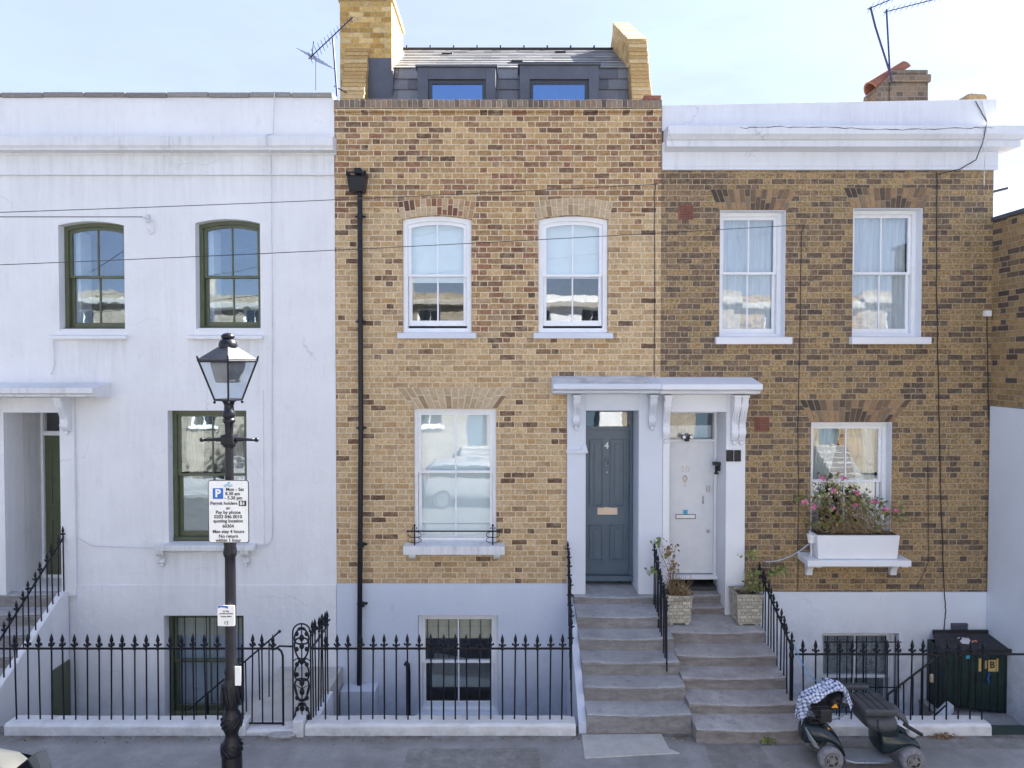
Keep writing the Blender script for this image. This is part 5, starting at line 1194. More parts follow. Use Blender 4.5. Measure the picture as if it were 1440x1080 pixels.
for k in range(4):
    a, b = cor(k, Rt), cor(k, Rb); a2_, b2_ = cor(k+1, Rt), cor(k+1, Rb)
    mb.tube([(*a, zt), (*b, zb)], .008, 6); mb.tube([(*a, zt), (*a2_, zt)], .010, 6); mb.tube([(*b, zb), (*b2_, zb)], .009, 6)
    mb.tube([(*a, zt-.0), (a[0]+(a[0]-xc)*.06, a[1]+(a[1]-YL)*.06, zt+.045)], [.012, .006], 6); mb.ball((*b, zb-.02), .012); mb.tube([(*b, zb), (xc, YL, zb-.01)], .006, 5)
fr = mb.build('lantern_frame', M_BLACK, lp)
for k in range(4):
    a, b, c, d = cor(k, Rt*.985), cor(k+1, Rt*.985), cor(k+1, Rb*.985), cor(k, Rb*.985); e, f_, g_, h_ = cor(k, Rt*.97), cor(k+1, Rt*.97), cor(k+1, Rb*.97), cor(k, Rb*.97)
    MB().hexa([(*d, zb+.005), (*c, zb+.005), (*g_, zb+.005), (*h_, zb+.005)], [(*a, zt-.005), (*b, zt-.005), (*f_, zt-.005), (*e, zt-.005)]).build('pane', M_LGLASS, lp)
mb = MB(); zr0, zr1 = zt+.004, zl_(488)
mb.hexa([(*cor(k, Rt*1.03), zr0) for k in range(4)], [(*cor(k, Rt*1.03), zr0+.02) for k in range(4)]); mb.hexa([(*cor(k, Rt*.99), zr0+.021) for k in range(4)], [(*cor(k, r_(30)), zr1) for k in range(4)])
mb.build('lantern_roof', simple('dark_grey_metal', (.045, .045, .052), .42, var=.2), lp, bevel=.004)
prof = [(r_(w_), zl_(py)) for py, w_ in ((488.5, 27), (486, 28), (483, 27), (479, 24), (476.5, 16), (475, 20), (472, 20), (469.5, 14), (468, 4))]
MB().lathe((xc, YL, 0), prof, 18).build('finial', M_BLACK, lp, smooth=True, auto=50)
MB().hexa([(*cor(k, r_(38)), zl_(538)) for k in range(4)], [(*cor(k, r_(54)), zt-.01) for k in range(4)]).build('reflector_box', simple('frosted_grey', (.16, .165, .17), .5, var=.2), lp, bevel=.01)
# parking sign
ysn = YL-.085
sg = thing('parking_sign', (Xp(321.5, 719, ysn), ysn, Zp(764, ysn)), 'white parking plate with blue P fixed to the lamp post', 'sign')
x0, x1, z0, z1 = R(293, 675, 350, 763.5, ysn)
def rrect(x0, x1, z0, z1, r): 
    P_ = []
    for (cx_, cz_, a0) in ((x1-r, z1-r, 0), (x0+r, z1-r, PI/2), (x0+r, z0+r, PI), (x1-r, z0+r, 3*PI/2)):
        for k in range(5): a = a0+k*PI/8; P_.append((cx_+r*math.cos(a), cz_+r*math.sin(a)))
    return P_
MB().prism_y(rrect(x0, x1, z0, z1, .02), ysn, ysn+.006).build('plate', M_TEXT, sg)
MB().prism_y(rrect(x0+.006, x1-.006, z0+.006, z1-.006, .016), ysn-.002, ysn-.0002).build('face', M_SIGNW, sg)
q = R(299.5, 686.5, 314, 701.5, ysn); MB().box(q[0], q[1], ysn-.004, ysn-.0025, q[2], q[3]).build('blue_square', M_SIGNB, sg)
text('symbol', 'P', .088, M_SIGNW, (q[0]+q[1])/2, ysn-.0055, (q[2]+q[3])/2, sg, bold=.003)
q = R(336, 704, 346.5, 711.5, ysn); MB().box(q[0], q[1], ysn-.004, ysn-.0025, q[2], q[3]).build('zone_box', M_TEXT, sg)
text('zone_code', 'B1', .040, M_SIGNW, (q[0]+q[1])/2, ysn-.0055, (q[2]+q[3])/2, sg, bold=.0012)
def ln(s_, px, py, size=.0375, al='CENTER'): text('lettering', s_, size, M_TEXT, Xp(px, py, ysn), ysn-.0035, Zp(py, ysn), sg, al, bold=.0008, depth=.0006)
ln('Mon - Sat', 330.5, 688.3); ln('8.30 am', 317, 694.3, al='LEFT'); ln('- 5.30 pm', 316, 700.3, al='LEFT')
ln('Permit holders', 315, 707.8, .0365); ln('or', 321, 714.5); ln('Pay by phone', 321, 720.5); ln('0203 046 0010', 321, 726.7); ln('quoting location', 321, 732.6, .037); ln('60304', 321, 740); ln('Max stay 4 hours', 321.5, 747.5, .037); ln('No return', 321.5, 754); ln('within 1 hour', 321.5, 759.8)
mb = MB()
for k in range(2): mb.tube([(Xp(315+q, 681, ysn), ysn-.004, Zp(681.5+k*2+.9*math.sin(q*.9), ysn)) for q in range(0, 13, 1)], .0022, 5)
mb.ball((Xp(322, 680, ysn), ysn-.003, Zp(679, ysn)), .008, (1.2, .3, .8), 8); mb.build('emblem', M_SIGNC, sg)
mb = MB()
for py in (690, 750): mb.box(x0+.1, x1-.1, ysn+.0065, ysn+.03, zl_(py)-.012, zl_(py)+.012); mb.lathe((xl, YL, zl_(py)), [(.05, -.012), (.05, .012)], 16)
mb.build('clamp', M_CHROME, sg)
ysn = YL-.075
sn = thing('parking_notice', (Xp(318, 866, ysn), ysn, Zp(880, ysn)), 'small white location plate below the parking plate on the post', 'sign')
x0, x1, z0, z1 = R(306, 851.5, 330, 880.5, ysn); MB().prism_y(rrect(x0, x1, z0, z1, .008), ysn, ysn+.005).build('plate', M_SIGNW, sn)
MB().prism_y([(x0+.004, z1-.022), (x0+.03, z1-.014), (x0+.06, z1-.018), (x0+.085, z1-.026), (x0+.085, z1-.003), (x0+.004, z1-.003)], ysn-.002, ysn-.0003).build('blue_band', M_SIGNB, sn)
ysn0 = ysn
for s_, py, sz in (('to Pay', 859.5, .020), ('call 0203 046 0010', 863, .0145), ('location 60304', 867, .0145), ('12', 876, .038)): text('lettering', s_, sz, M_TEXT, (x0+x1)/2, ysn-.002, Zp(py, ysn), sn, depth=.0005, bold=.0004)
mb = MB(); mb.box(x0+.04, x1-.04, ysn+.0055, YL-.0, z0+.05, z0+.08); mb.build('clamp', M_CHROME, sn)

q = R(330.5, 937, 339, 964, YL-.05); tag(MB().box(q[0], q[1], YL-.052, YL-.049, q[2], q[3]).build('paper_notice', M_SIGNW, None), 'torn white paper stuck low on the lamp post above its ornate base', 'notice')
# repaired patches in the pavement
mb = MB(); 
for P in ([(2.28, -1.92), (2.9, -1.95), (2.95, -2.9), (2.2, -2.9)], [(-1.2, -2.15), (.3, -2.12), (.35, -3.3), (-1.25, -3.3)], [(3.6, -1.93), (7.5, -1.93), (7.5, -2.14), (3.62, -2.12)]):
    mb.prism_z(P, .001, .005)
struct('pavement_patches', mb, ground('patch_asphalt', ((.17, .165, .16), (.23, .225, .215), (.31, .30, .29)), 7, (.12, .10, .08), .6))
# ------------------------------------------------------------------ cables
def sagline(a, b, sag, n=24): a, b = Vector(a), Vector(b); return [a.lerp(b, k/n)+Vector((0, 0, -4*sag*(k/n)*(1-k/n))) for k in range(n+1)]
def cable(name, pts, r, label, mat=M_CABLE, cat='cable'):
    return tag(MB().tube(pts, r, 6).build(name, mat, None, smooth=True), label, cat)
xe, ze = U(925, 259, -.05); xs1_, zs1_ = U(0, 293, -2.5)
cable('overhead_cable', [Vector((xe, -.05, ze)).lerp(Vector((xs1_, -2.5, zs1_)), k/20*1.5)+Vector((0, 0, -.05*math.sin(PI*k/20))) for k in range(21)], .0045, 'upper overhead cable crossing to the right edge of the yellow brick house')
a = Vector((*U(0, 293, -2.2)[:1], -2.2, U(0, 293, -2.2)[1]))
xe, ze = U(1131, 316, -.04)
cable('overhead_cable', [Vector((xe, -.04, ze)).lerp(Vector((U(0, 366, -2.2)[0], -2.2, U(0, 366, -2.2)[1])), k/20*1.5)+Vector((0, 0, -.06*math.sin(PI*k/20))) for k in range(21)], .00455, 'lower overhead cable crossing the first floor windows')
xe, ze = U(200, 305, -.12)
cable('overhead_cable', [Vector((xe, -.12, ze)).lerp(Vector((U(0, 305, -1.2)[0], -1.2, U(0, 305, -1.2)[1])), k/20*2.2) for k in range(21)], .006, 'short overhead cable fixed to the white house between its upper windows')
mb = MB(); mb.box(xe, xe+.05, -.03, -.001, ze-.06, ze+.06); mb.tube([(xe, -.12, ze), (xe+.06, -.03, ze-.02)], .012, 6); mb.tube([(xe+.06, -.03, ze-.02), (xe+.12, -.03, ze-.05), (xe+.13, -.03, ze-.2), (xe+.07, -.03, ze-.24), (xe+.03, -.03, ze-.15)], .006, 6); tag(mb.build('cable_bracket', M_CABLEW, None), 'white cable anchor on the white house wall', 'bracket')
def wallcable(pts, label, y=-.03, r=.006, mat=M_CABLE, jit=.004):
    P_ = []
    for i in range(len(pts)-1):
        for k in range(8):
            t_ = k/8; px = pts[i][0]+(pts[i+1][0]-pts[i][0])*t_; py = pts[i][1]+(pts[i+1][1]-pts[i][1])*t_; yy = y if len(pts[i]) < 3 else pts[i][2]
            x, z = U(px, py, yy); P_.append((x+random.uniform(-jit, jit), yy, z))
    x, z = U(*pts[-1][:2], pts[-1][2] if len(pts[-1]) > 2 else y); P_.append((x, pts[-1][2] if len(pts[-1]) > 2 else y, z)); return cable('wall_cable', P_, r, label, mat)
wallcable([(386, 128, -.05), (384, 188, -.05), (374, 190, -.24), (374, 205, -.24), (381, 216, -.045), (383, 400, -.02), (383, 755, -.02), (377, 766, -.03), (360, 770, -.03)], 'painted cable running down the white house right of its windows', -.02, .007, M_CABLEW)
wallcable([(922, 258), (920, 275), (921, 400), (920, 527)], 'thin black cable down the right edge of the yellow brick house', -.012, .005)
wallcable([(1131, 316), (1127, 330), (1125, 480), (1122, 600), (1123, 700), (1122, 829)], 'thin black cable down the sooty brick between porch and window', -.012, .005)
wallcable([(1318, 242), (1317, 400), (1320, 560), (1323, 700), (1328, 831, -.035), (1330, 860, -.035), (1327, 890, -.035)], 'black cable down the right part of the sooty brick wall', -.012, .007)
wallcable([(1305, 650), (1306, 790), (1290, 825)], 'short thin cable right of the flower box', -.012, .004)
wallcable([(1372, 142, -.02), (1388, 172, -.32), (1382, 200, -.25), (1372, 225, -.07), (1350, 238, -.07), (1320, 245, -.06)], 'black cable draped over the white cornice near the corner', -.06, .007)
wallcable([(1381, 142, -.02), (1388, 172, -.33), (1384, 240, -.07), (1384, 262, -.02)], 'pale cable beside the black one over the white cornice', -.06, .006, M_CABLEW)
wallcable([(1388, 444), (1390, 560), (1390, 590)], 'short cable below the small white sensor box', -.02, .006)
tag(MB().box(*[Xp(1382, 440), Xp(1391, 440)], -.06, -.001, Zp(445), Zp(437)).build('sensor_box', M_SIGNW, None, bevel=.005), 'small white sensor box at the right edge of the sooty brick wall', 'sensor')
wallcable([(110, 757, -.03), (130, 768, -.03), (213, 771, -.03), (240, 768, -.03)], 'faint painted cable low on the white wall left of its ground floor window', -.03, .006, M_CABLEW)
wallcable([(75, 480), (77, 512), (72, 527)], 'short loose cable below the leftmost upper window', -.02, .006, M_CABLEW)
# aerials
def aerial(root, boom, n, el, mat=M_AERIAL, r=.008):
    a, b = Vector(boom[0]), Vector(boom[1]); d = (b-a).normalized(); side = d.cross(Vector((.15, 0, 1))).normalized()
    MB().tube([a, b], r*1.2, 6).build('boom', mat, root)
    mb = MB()
    for k in range(n):
        p_ = a.lerp(b, (k+.5)/n); L = el*(1-.35*k/n); mb.tube([p_-side*L*.9-Vector((0, 0, L*.25)), p_+side*L*.9+Vector((0, 0, L*.25))], r*.5, 5)
    mb.build('elements', mat, root)
yA = .35
a = thing('tv_aerial', (Xp(474, 125, yA), yA, Zp(130, yA)), 'dark TV aerial on a mast between the white house and the brick chimney', 'aerial')
MB().tube([(Xp(474, 128, yA), yA, Zp(135, yA)), (Xp(468, 55, yA), yA, Zp(54, yA))], .014, 8).tube([(Xp(470, 121, yA), yA, Zp(121, yA)), (Xp(482, 120, yA), yA+.3, Zp(120, yA))], .01, 6).build('mast', M_AERIAL, a)
p0, p1 = (Xp(434, 83, yA), yA, Zp(83, yA)), (Xp(496, 24, yA), yA+.0, Zp(24, yA))
aerial(a, (p0, p1), 14, .13)
mb = MB()
for k in range(6):
    t_ = k/5; px = 430+26*t_; mb.tube([(Xp(px-2, 92-32*t_*.2, yA)-.10, yA-.05, Zp(70+k*3.5, yA)), (Xp(px+14, 92, yA), yA+.05, Zp(78+k*3.5, yA))], .004, 5)
mb.tube([(Xp(441, 60, yA), yA, Zp(58, yA)), (Xp(438, 82, yA), yA, Zp(84, yA))], .006, 5); mb.tube([(Xp(444, 84, yA), yA, Zp(84, yA)), (Xp(444, 125, yA), yA, Zp(127, yA))], .004, 5)
mb.build('reflector', M_AERIAL, a)
yB_ = 1.15
a = thing('tv_aerial', (Xp(1252, 105, yB_), yB_, Zp(115, yB_)), 'tall bent pair of TV aerial masts on the right-hand chimney', 'aerial')
MB().tube([(Xp(1254, 112, yB_), yB_, Zp(118, yB_)), (Xp(1252, 100, yB_), yB_, Zp(104, yB_)), (Xp(1231, 38, yB_), yB_, Zp(38, yB_)), (Xp(1224, 12, yB_), yB_, Zp(10, yB_))], .016, 8).tube([(Xp(1253, 100, yB_), yB_+.03, Zp(104, yB_)), (Xp(1248, 12, yB_), yB_+.03, Zp(12, yB_))], .014, 8).build('mast', M_AERIAL, a)
aerial(a, ((Xp(1220, 14, yB_), yB_, Zp(13, yB_)), (Xp(1270, -8, yB_), yB_, Zp(-8, yB_))), 6, .12); aerial(a, ((Xp(1244, 16, yB_), yB_+.03, Zp(16, yB_)), (Xp(1330, -6, yB_), yB_+.03, Zp(-6, yB_))), 11, .10)

# ------------------------------------------------------------------ plants
def leaf(mb, c, s_, up=None):
    n = Vector((random.gauss(0, 1), random.gauss(0, 1), random.gauss(0, 1)+.6)).normalized(); t_ = n.orthogonal().normalized(); t_ = Matrix.Rotation(random.uniform(0, 6.28), 3, n) @ t_; b = n.cross(t_)
    c = Vector(c); P_ = [c-t_*s_, c-t_*s_*.45+b*s_*.7, c+t_*s_*.45+b*s_*.75-n*s_*.2, c+t_*s_, c+t_*s_*.45-b*s_*.75-n*s_*.2, c-t_*s_*.45-b*s_*.7]
    mb.face(P_)
def bush(root, name, spots, n, sz, mat):
    mb = MB()
    for _ in range(n):
        c, rx, ry, rz = random.choice(spots); leaf(mb, (c[0]+random.gauss(0, rx*.5), c[1]+random.gauss(0, ry*.5), c[2]+random.gauss(0, rz*.5)), sz*random.uniform(.6, 1.3))
    return mb.build(name, mat, root)
def stems(root, base, tips, r, mat, name='stems'):
    mb = MB()
    for b, t_ in zip(base, tips):
        b, t_ = Vector(b), Vector(t_); m = b.lerp(t_, .5)+Vector((random.uniform(-.04, .04), random.uniform(-.03, .03), 0)); mb.tube([b, m, t_], [r, r*.8, r*.5], 5)
    return mb.build(name, mat, root)
def planter(px0, px1, pyt, pyb, y, label):
    x0, x1, z0, z1 = R(px0, pyt, px1, pyb, y); dd = (x1-x0)*.95; k = .86; cx = (x0+x1)/2
    p_ = thing('planter', (cx, y+dd/2, z0), label, 'planter', 'square stone planters on the landing')
    def sq(h, z): return [(cx-h, y+dd/2-h, z), (cx+h, y+dd/2-h, z), (cx+h, y+dd/2+h, z), (cx-h, y+dd/2+h, z)]
    H0 = (x1-x0)/2; mb = MB(); zr = z1-.035
    V0 = [mb.bm.verts.new(q) for q in sq(H0*k, z0+.03)]; V1 = [mb.bm.verts.new(q) for q in sq(H0*.98, zr)]; V2 = [mb.bm.verts.new(q) for q in sq(H0*.8, zr)]; V3 = [mb.bm.verts.new(q) for q in sq(H0*.78, zr-.05)]
    mb.bm.faces.new(V0); mb.bm.faces.new(V3)
    for A_, B_ in ((V0, V1), (V1, V2), (V2, V3)):
        for i in range(4): j = (i+1) % 4; mb.bm.faces.new([A_[i], A_[j], B_[j], B_[i]])
    mb.build('pot', M_PLANTER, p_)
    mb = MB(); o = sq(H0*1.03, zr+.001); o2 = sq(H0*1.03, z1); i1 = sq(H0*.84, z1); i0 = sq(H0*.84, zr+.001)
    L = [[mb.bm.verts.new(q) for q in s_] for s_ in (o, o2, i1, i0)]
    for a_ in range(4):
        b_ = (a_+1) % 4
        for i in range(4): j = (i+1) % 4; mb.bm.faces.new([L[a_][i], L[a_][j], L[b_][j], L[b_][i]])
    mb.build('rim', M_PLANTER, p_, bevel=.004)
    mb = MB()
    for sx in (-1, 1):
        for sy in (-1, 1): mb.box(cx+sx*H0*.62-.03, cx+sx*H0*.62+.03, y+dd/2+sy*H0*.62-.03, y+dd/2+sy*H0*.62+.03, z0, z0+.031)
    mb.build('foot', M_PLANTER, p_)
    MB().box(cx-H0*.77, cx+H0*.77, y+dd/2-H0*.77, y+dd/2+H0*.77, zr-.049, zr-.015).build('soil', M_SOIL, p_)
    return cx, y+dd/2, z1, H0
zL5 = STEPB[4][1]; yP = YofG(881, zL5)
c1 = planter(937, 974, 838, 880, yP+.02, 'stone planter with dried plants left on the white door landing')
c2 = planter(1036, 1073, 836, 881, yP+.01, 'stone planter with straggly green plant beside the right stair railing')
pl = thing('dried_plant', (c1[0], c1[1], c1[2]-.04), 'dried brown plant drooping over the left stone planter', 'plant')
B = []; T = []
for k in range(150):
    b = (c1[0]+random.uniform(-.12, .12), c1[1]+random.uniform(-.12, .12), c1[2]-.04); B.append(b); T.append((b[0]+random.gauss(0, .09), b[1]+random.gauss(-.05, .08), b[2]+random.uniform(-.1, .30)))
stems(pl, B, T, .0045, M_STRAW, 'stems'); x, z = U(945, 800, c1[1])
bush(pl, 'dry_leaves', [((c1[0]-.05, c1[1], z), .10, .12, .12), ((Xp(950, 770, c1[1])-.08, c1[1], Zp(775, c1[1])), .10, .1, .10), ((Xp(958, 830, c1[1]), c1[1]-.1, Zp(828, c1[1])), .12, .08, .10)], 160, .022, M_DRY)
bush(pl, 'green_leaves', [((Xp(915, 805, c1[1]), c1[1], Zp(803, c1[1])), .07, .06, .05), ((Xp(925, 765, c1[1]), c1[1], Zp(763, c1[1])), .10, .06, .05), ((Xp(938, 780, c1[1]), c1[1], Zp(782, c1[1])), .08, .06, .05)], 55, .026, M_LEAFY)
stems(pl, [(c1[0]-.05, c1[1], c1[2])]*5, [(Xp(a_, b_, c1[1]), c1[1]+random.uniform(-.05, .05), Zp(b_, c1[1])) for a_, b_ in ((915, 803), (922, 762), (938, 780), (950, 770), (945, 790))], .006, M_STEM, 'branches')
pl = thing('green_plant', (c2[0], c2[1], c2[2]-.04), 'straggly light green plant growing in the right stone planter', 'plant')
spots = [((Xp(a_, b_, c2[1]), c2[1]+random.uniform(-.1, .1), Zp(b_, c2[1])), w_, .08, h_) for a_, b_, w_, h_ in ((1058, 782, .12, .08), (1062, 810, .14, .12), (1066, 825, .12, .1), (1085, 806, .12, .06), (1052, 822, .1, .06), (1098, 800, .08, .05))]
bush(pl, 'leaves', spots, 210, .024, M_LEAFY); stems(pl, [(c2[0]+random.uniform(-.08, .08), c2[1], c2[2]-.03) for _ in spots*2], [s_[0] for s_ in spots*2], .006, M_STEM)
# flower box on the shelf
zsh = zs+.09; yb0 = -.36
zsT = Zp(797, ys_)+.093
x0, x1 = Xp(1151, 768, yb0), Xp(1262, 768, yb0); zt = Zp(753, yb0); fb = thing('flower_box', ((x0+x1)/2, -.22, zsT), 'long white wooden flower box on the bracketed window shelf', 'flower box')
mb = MB(); mb.hexa([(x0, yb0, zsT), (x1, yb0, zsT), (x1, -.10, zsT), (x0, -.10, zsT)], [(x0-.02, yb0-.01, zt), (x1+.03, yb0-.01, zt), (x1+.03, -.08, zt), (x0-.02, -.08, zt)]); mb.build('box', M_TRIMW, fb, bevel=.004)
mb = MB(); mb.box(x0, x1, yb0+.02, -.11, zt, zt+.012); mb.build('soil', M_SOIL, fb)
gp = thing('geranium', ((x0+x1)/2, -.2, zt), 'leggy geranium with pink flowers in the white flower box', 'plant')
yG = -.25; SP = []
for (a_, b_, w_, h_) in ((1168, 672, .14, .08), (1160, 700, .13, .12), (1185, 690, .15, .10), (1150, 715, .12, .10), (1172, 722, .2, .12), (1195, 705, .12, .12), (1210, 700, .1, .08), (1215, 718, .15, .12), (1238, 708, .14, .10), (1245, 725, .14, .10), (1160, 738, .18, .08), (1190, 740, .2, .06), (1225, 742, .2, .06), (1262, 722, .08, .12), (1130, 702, .05, .05)):
    SP.append(((Xp(a_, b_, yG), yG+random.uniform(-.08, .08), Zp(b_, yG)), w_*1.15, .14, h_*1.2))
bush(gp, 'leaves', SP, 430, .029, M_LEAF); bush(gp, 'withered_leaves', SP[:2]+SP[3:12], 130, .026, M_DRY)
stems(gp, [(random.uniform(x0+.05, x1-.05), yG+random.uniform(-.06, .08), zt) for _ in range(120)], [(s_[0][0]+random.gauss(0, .12), s_[0][1]-random.uniform(0, .08), s_[0][2]+random.gauss(-.03, .07)) for s_ in SP*8], .0045, M_STRAW)
mb = MB()
for (a_, b_, r0) in ((1157, 673, .045), (1187, 672, .035), (1172, 690, .025), (1206, 693, .025), (1132, 705, .04), (1145, 713, .04), (1230, 705, .035), (1246, 716, .03), (1260, 718, .025), (1172, 715, .018), (1204, 710, .018)):
    mb = MB()
    for _ in range(34): leaf(mb, (Xp(a_, b_, yG-.1)+random.gauss(0, r0*.6), yG-.1+random.gauss(0, r0*.5), Zp(b_, yG-.1)+random.gauss(0, r0*.4)), .015)
    mb.build('flower', M_PINK, gp)
x, z = Xp(1141, 755, -.25), zsT
pt = thing('hanging_pot', (x, -.25, z), 'small white pot at the left end of the window shelf', 'pot'); z = Zp(763, -.25); MB().lathe((x, -.25, z), [(.045, 0), (.06, .10), (.066, .10), (.066, .12), (.055, .12), (.05, .09)], 16).build('pot', M_SIGNW, pt, smooth=True, auto=40); MB().tube([(x, -.25, zsT-.0), (x, -.25, z)], .012, 6).build('stand', M_CABLEW, pt)
cable('hose', sagline((Xp(1137, 772, -.3), -.3, Zp(765, -.3)), (Xp(1076, 792, -.3), -.3, Zp(790, -.3)), .07), .007, 'thin pale hose hanging from the window shelf to the stair railing', simple('pale_blue_plastic', (.35, .45, .55), .5), 'hose')
cable('hose', sagline((Xp(1116, 905, -1.65), -1.65, Zp(905, -1.65)), (Xp(1160, 960, -2.4), -2.4, Zp(962, -2.4)), .12), .006, 'thin blue cord from the railing post to the mobility scooter', simple('blue_plastic', (.08, .3, .5), .5), 'cord')
# weeds
mb = MB()
for _ in range(150): leaf(mb, (Xp(1076, 1050, -2.0)+random.gauss(0, .07), -2.0+random.gauss(0, .03), .01+abs(random.gauss(0, .035))), .022)
tag(mb.build('weeds', M_LEAFY, None), kind='stuff')
mb = MB()
for _ in range(160): leaf(mb, (Xp(1330, 1050, -1.95)+random.gauss(0, .10), -1.91+random.gauss(0, .03), abs(random.gauss(0, .02))), .012)
for _ in range(260): leaf(mb, (random.uniform(-6, 7), -1.9-abs(random.gauss(0, .07)), .004), random.uniform(.006, .016))
tag(mb.build('leaf_litter', M_DRY, None), kind='stuff')
mb = MB(); rnd = random.Random(77)
for _ in range(150):
    x, y = rnd.uniform(-6.5, 7), rnd.uniform(-3.2, -1.9); s_ = rnd.uniform(.004, .012); mb.box(x, x+s_*1.5, y, y+s_, 0, .003)
tag(mb.build('pavement_specks', M_SLAB, None), kind='stuff')

# ------------------------------------------------------------------ mobility scooter
YS = -2.36
def sx(px, py=1040): return Xp(px, py, YS-.17)
def sz(py): return Zp(py, YS)
sc_ = thing('mobility_scooter', (sx(1215), YS, 0), 'black four-wheeled mobility scooter parked against the low wall', 'mobility scooter')
M_SBODY = simple('scooter_dark_plastic', (.012, .022, .026), .22, var=.2, bump=.05); M_SEAT = simple('black_vinyl', (.055, .058, .065), .5, var=.25, bump=.4, bscale=30); M_TYRE = simple('grey_tyre', (.19, .19, .205), .8, var=.3, scale=30, bump=.9, bscale=60); M_HUBC = simple('hub_silver', (.30, .29, .27), .4, metal=.5)
M_SGREY = simple('scooter_grey_plastic', (.22, .24, .26), .45)
RW = .135
for px, yy in ((1166, -.20), (1166, .20), (1279, -.22), (1279, .22)):
    wh = MB(); c = (sx(px), YS+yy, RW); wh.lathe(c, [(.06, -.045), (.115, -.048), (RW-.004, -.036), (RW, -.015), (RW, .015), (RW-.004, .036), (.115, .048), (.06, .045)], 28, axis='y')
    wo = wh.build('wheel', M_TYRE, sc_, smooth=True, auto=60)
    MB().lathe(c, [(.0, -.04), (.082, -.0485), (.082, .0485), (.0, .04)], 20, axis='y').build('wheel_well', M_BLACKM, wo)
    h = MB(); h.lathe(c, [(.0, -.062), (.028, -.060), (.032, -.03), (.0, -.02)], 20, axis='y'); h.ring([(c[0]+.078*math.cos(q*PI/10), c[2]+.078*math.sin(q*PI/10)) for q in range(20)], [(c[0]+.064*math.cos(q*PI/10), c[2]+.064*math.sin(q*PI/10)) for q in range(20)], c[1]-.058, c[1]-.03)
    for k in range(5): a = 2*PI*k/5; h.tube([(c[0]+.02*math.cos(a), c[1]-.053, c[2]+.02*math.sin(a)), (c[0]+.07*math.cos(a), c[1]-.052, c[2]+.07*math.sin(a))], .009, 6)
    h.build('hub', M_HUBC, wo, smooth=True, auto=40)
def loft(secs, name, mat, parent, subs=1):
    mb = MB(); V_ = [[mb.bm.verts.new(p_) for p_ in s_] for s_ in secs]; n = len(V_[0])
    for i in range(len(V_)-1):
        for k in range(n): q = (k+1) % n; mb.bm.faces.new([V_[i][k], V_[i][q], V_[i+1][q], V_[i+1][k]])
    mb.bm.faces.new(V_[0][::-1]); mb.bm.faces.new(V_[-1]); return mb.build(name, mat, parent, smooth=True, subs=subs)
def sec(x, zb, zt, w_, y=YS, tp=.7): return [(x, y-w_, zb), (x, y-w_*1.02, (zb+zt)/2), (x, y-w_*tp, zt-.01), (x, y, zt+.01), (x, y+w_*tp, zt-.01), (x, y+w_*1.02, (zb+zt)/2), (x, y+w_, zb), (x, y, zb)]
# front fairing
loft([sec(sx(1134), .26, .40, .06), sec(sx(1137), .22, .45, .12), sec(sx(1146), .25, .46, .15), sec(sx(1156), .28, .48, .18), sec(sx(1168), .285, .43, .20), sec(sx(1180), .24, .38, .22), sec(sx(1186), .14, .27, .20), sec(sx(1190), .10, .16, .19)], 'front_fairing', M_SBODY, sc_, 2)
mb = MB()
for k in range(5): mb.tube([(sx(1135+k*1.3), YS-.12, .44-.03*k), (sx(1140+k*1.4), YS-.185, .36-.025*k), (sx(1147+k*1.0), YS-.19, .29-.012*k)], .010, 6)
mb.build('grille', M_SGREY, sc_, smooth=True)
MB().ball((sx(1144), YS-.07, sz(1028)), .05, (1.1, .7, .7), 12).build('headlight', simple('clear_lens', (.6, .65, .75), .1), sc_, smooth=True)
mb = MB(); mb.box(sx(1188), sx(1256), YS-.20, YS+.06, .075, .105); mb.build('footwell', M_SGREY, sc_, bevel=.015)
MB().tube([(sx(1185), YS-.21, .13), (sx(1200), YS-.225, .10), (sx(1258), YS-.225, .10)], .012, 8).build('side_trim', M_CHROME, sc_, smooth=True)
# tiller, console, basket
MB().tube([(sx(1161), YS, .50), (sx(1167), YS, sz(1018)), (sx(1177), YS, sz(985))], [.05, .035, .03], 12).build('tiller', M_BLACKM, sc_, smooth=True)
MB().lathe((sx(1164), YS, .49), [(.06, 0), (.05, .03), (.06, .05), (.045, .08), (.05, .1)], 14).build('steering_boot', M_BLACKM, sc_, smooth=True)
loft([sec(sx(1172), sz(996), sz(985), .07), sec(sx(1179), sz(996), sz(975), .10), sec(sx(1188), sz(984), sz(972), .09), sec(sx(1194), sz(978), sz(972), .05)], 'console', M_BLACKM, sc_, 1)
MB().tube([(sx(1185), YS-.28, sz(974)), (sx(1183), YS-.2, sz(978)), (sx(1182), YS, sz(982)), (sx(1183), YS+.2, sz(978)), (sx(1185), YS+.28, sz(974))], .014, 8).build('handlebar', M_BLACKM, sc_, smooth=True)
MB().tube([(sx(1163), YS-.12, sz(1006)), (sx(1176), YS-.17, sz(1000)), (sx(1186), YS-.2, sz(992))], .007, 6).build('lever', M_CHROME, sc_)
for px, py in ((1177, 986), (1167, 1019)):
    MB().prism_y([(sx(px)-.04, sz(py)-.02), (sx(px)+.04, sz(py)-.02), (sx(px)+.01, sz(py)+.03)], YS-.12, YS-.10).build('indicator', simple('orange_lens', (.85, .33, .03), .3), sc_, bevel=.006)
mb = MB(); bx0, bx1, bz0, bz1 = sx(1137), sx(1168), sz(1007), sz(984)
for z in [bz0+(bz1-bz0)*k/4 for k in range(5)]: mb.tube([(bx0+.03, YS-.15, z), (bx1, YS-.15, z), (bx1, YS+.15, z), (bx0+.03, YS+.15, z), (bx0+.03, YS-.15, z)], .004, 5)
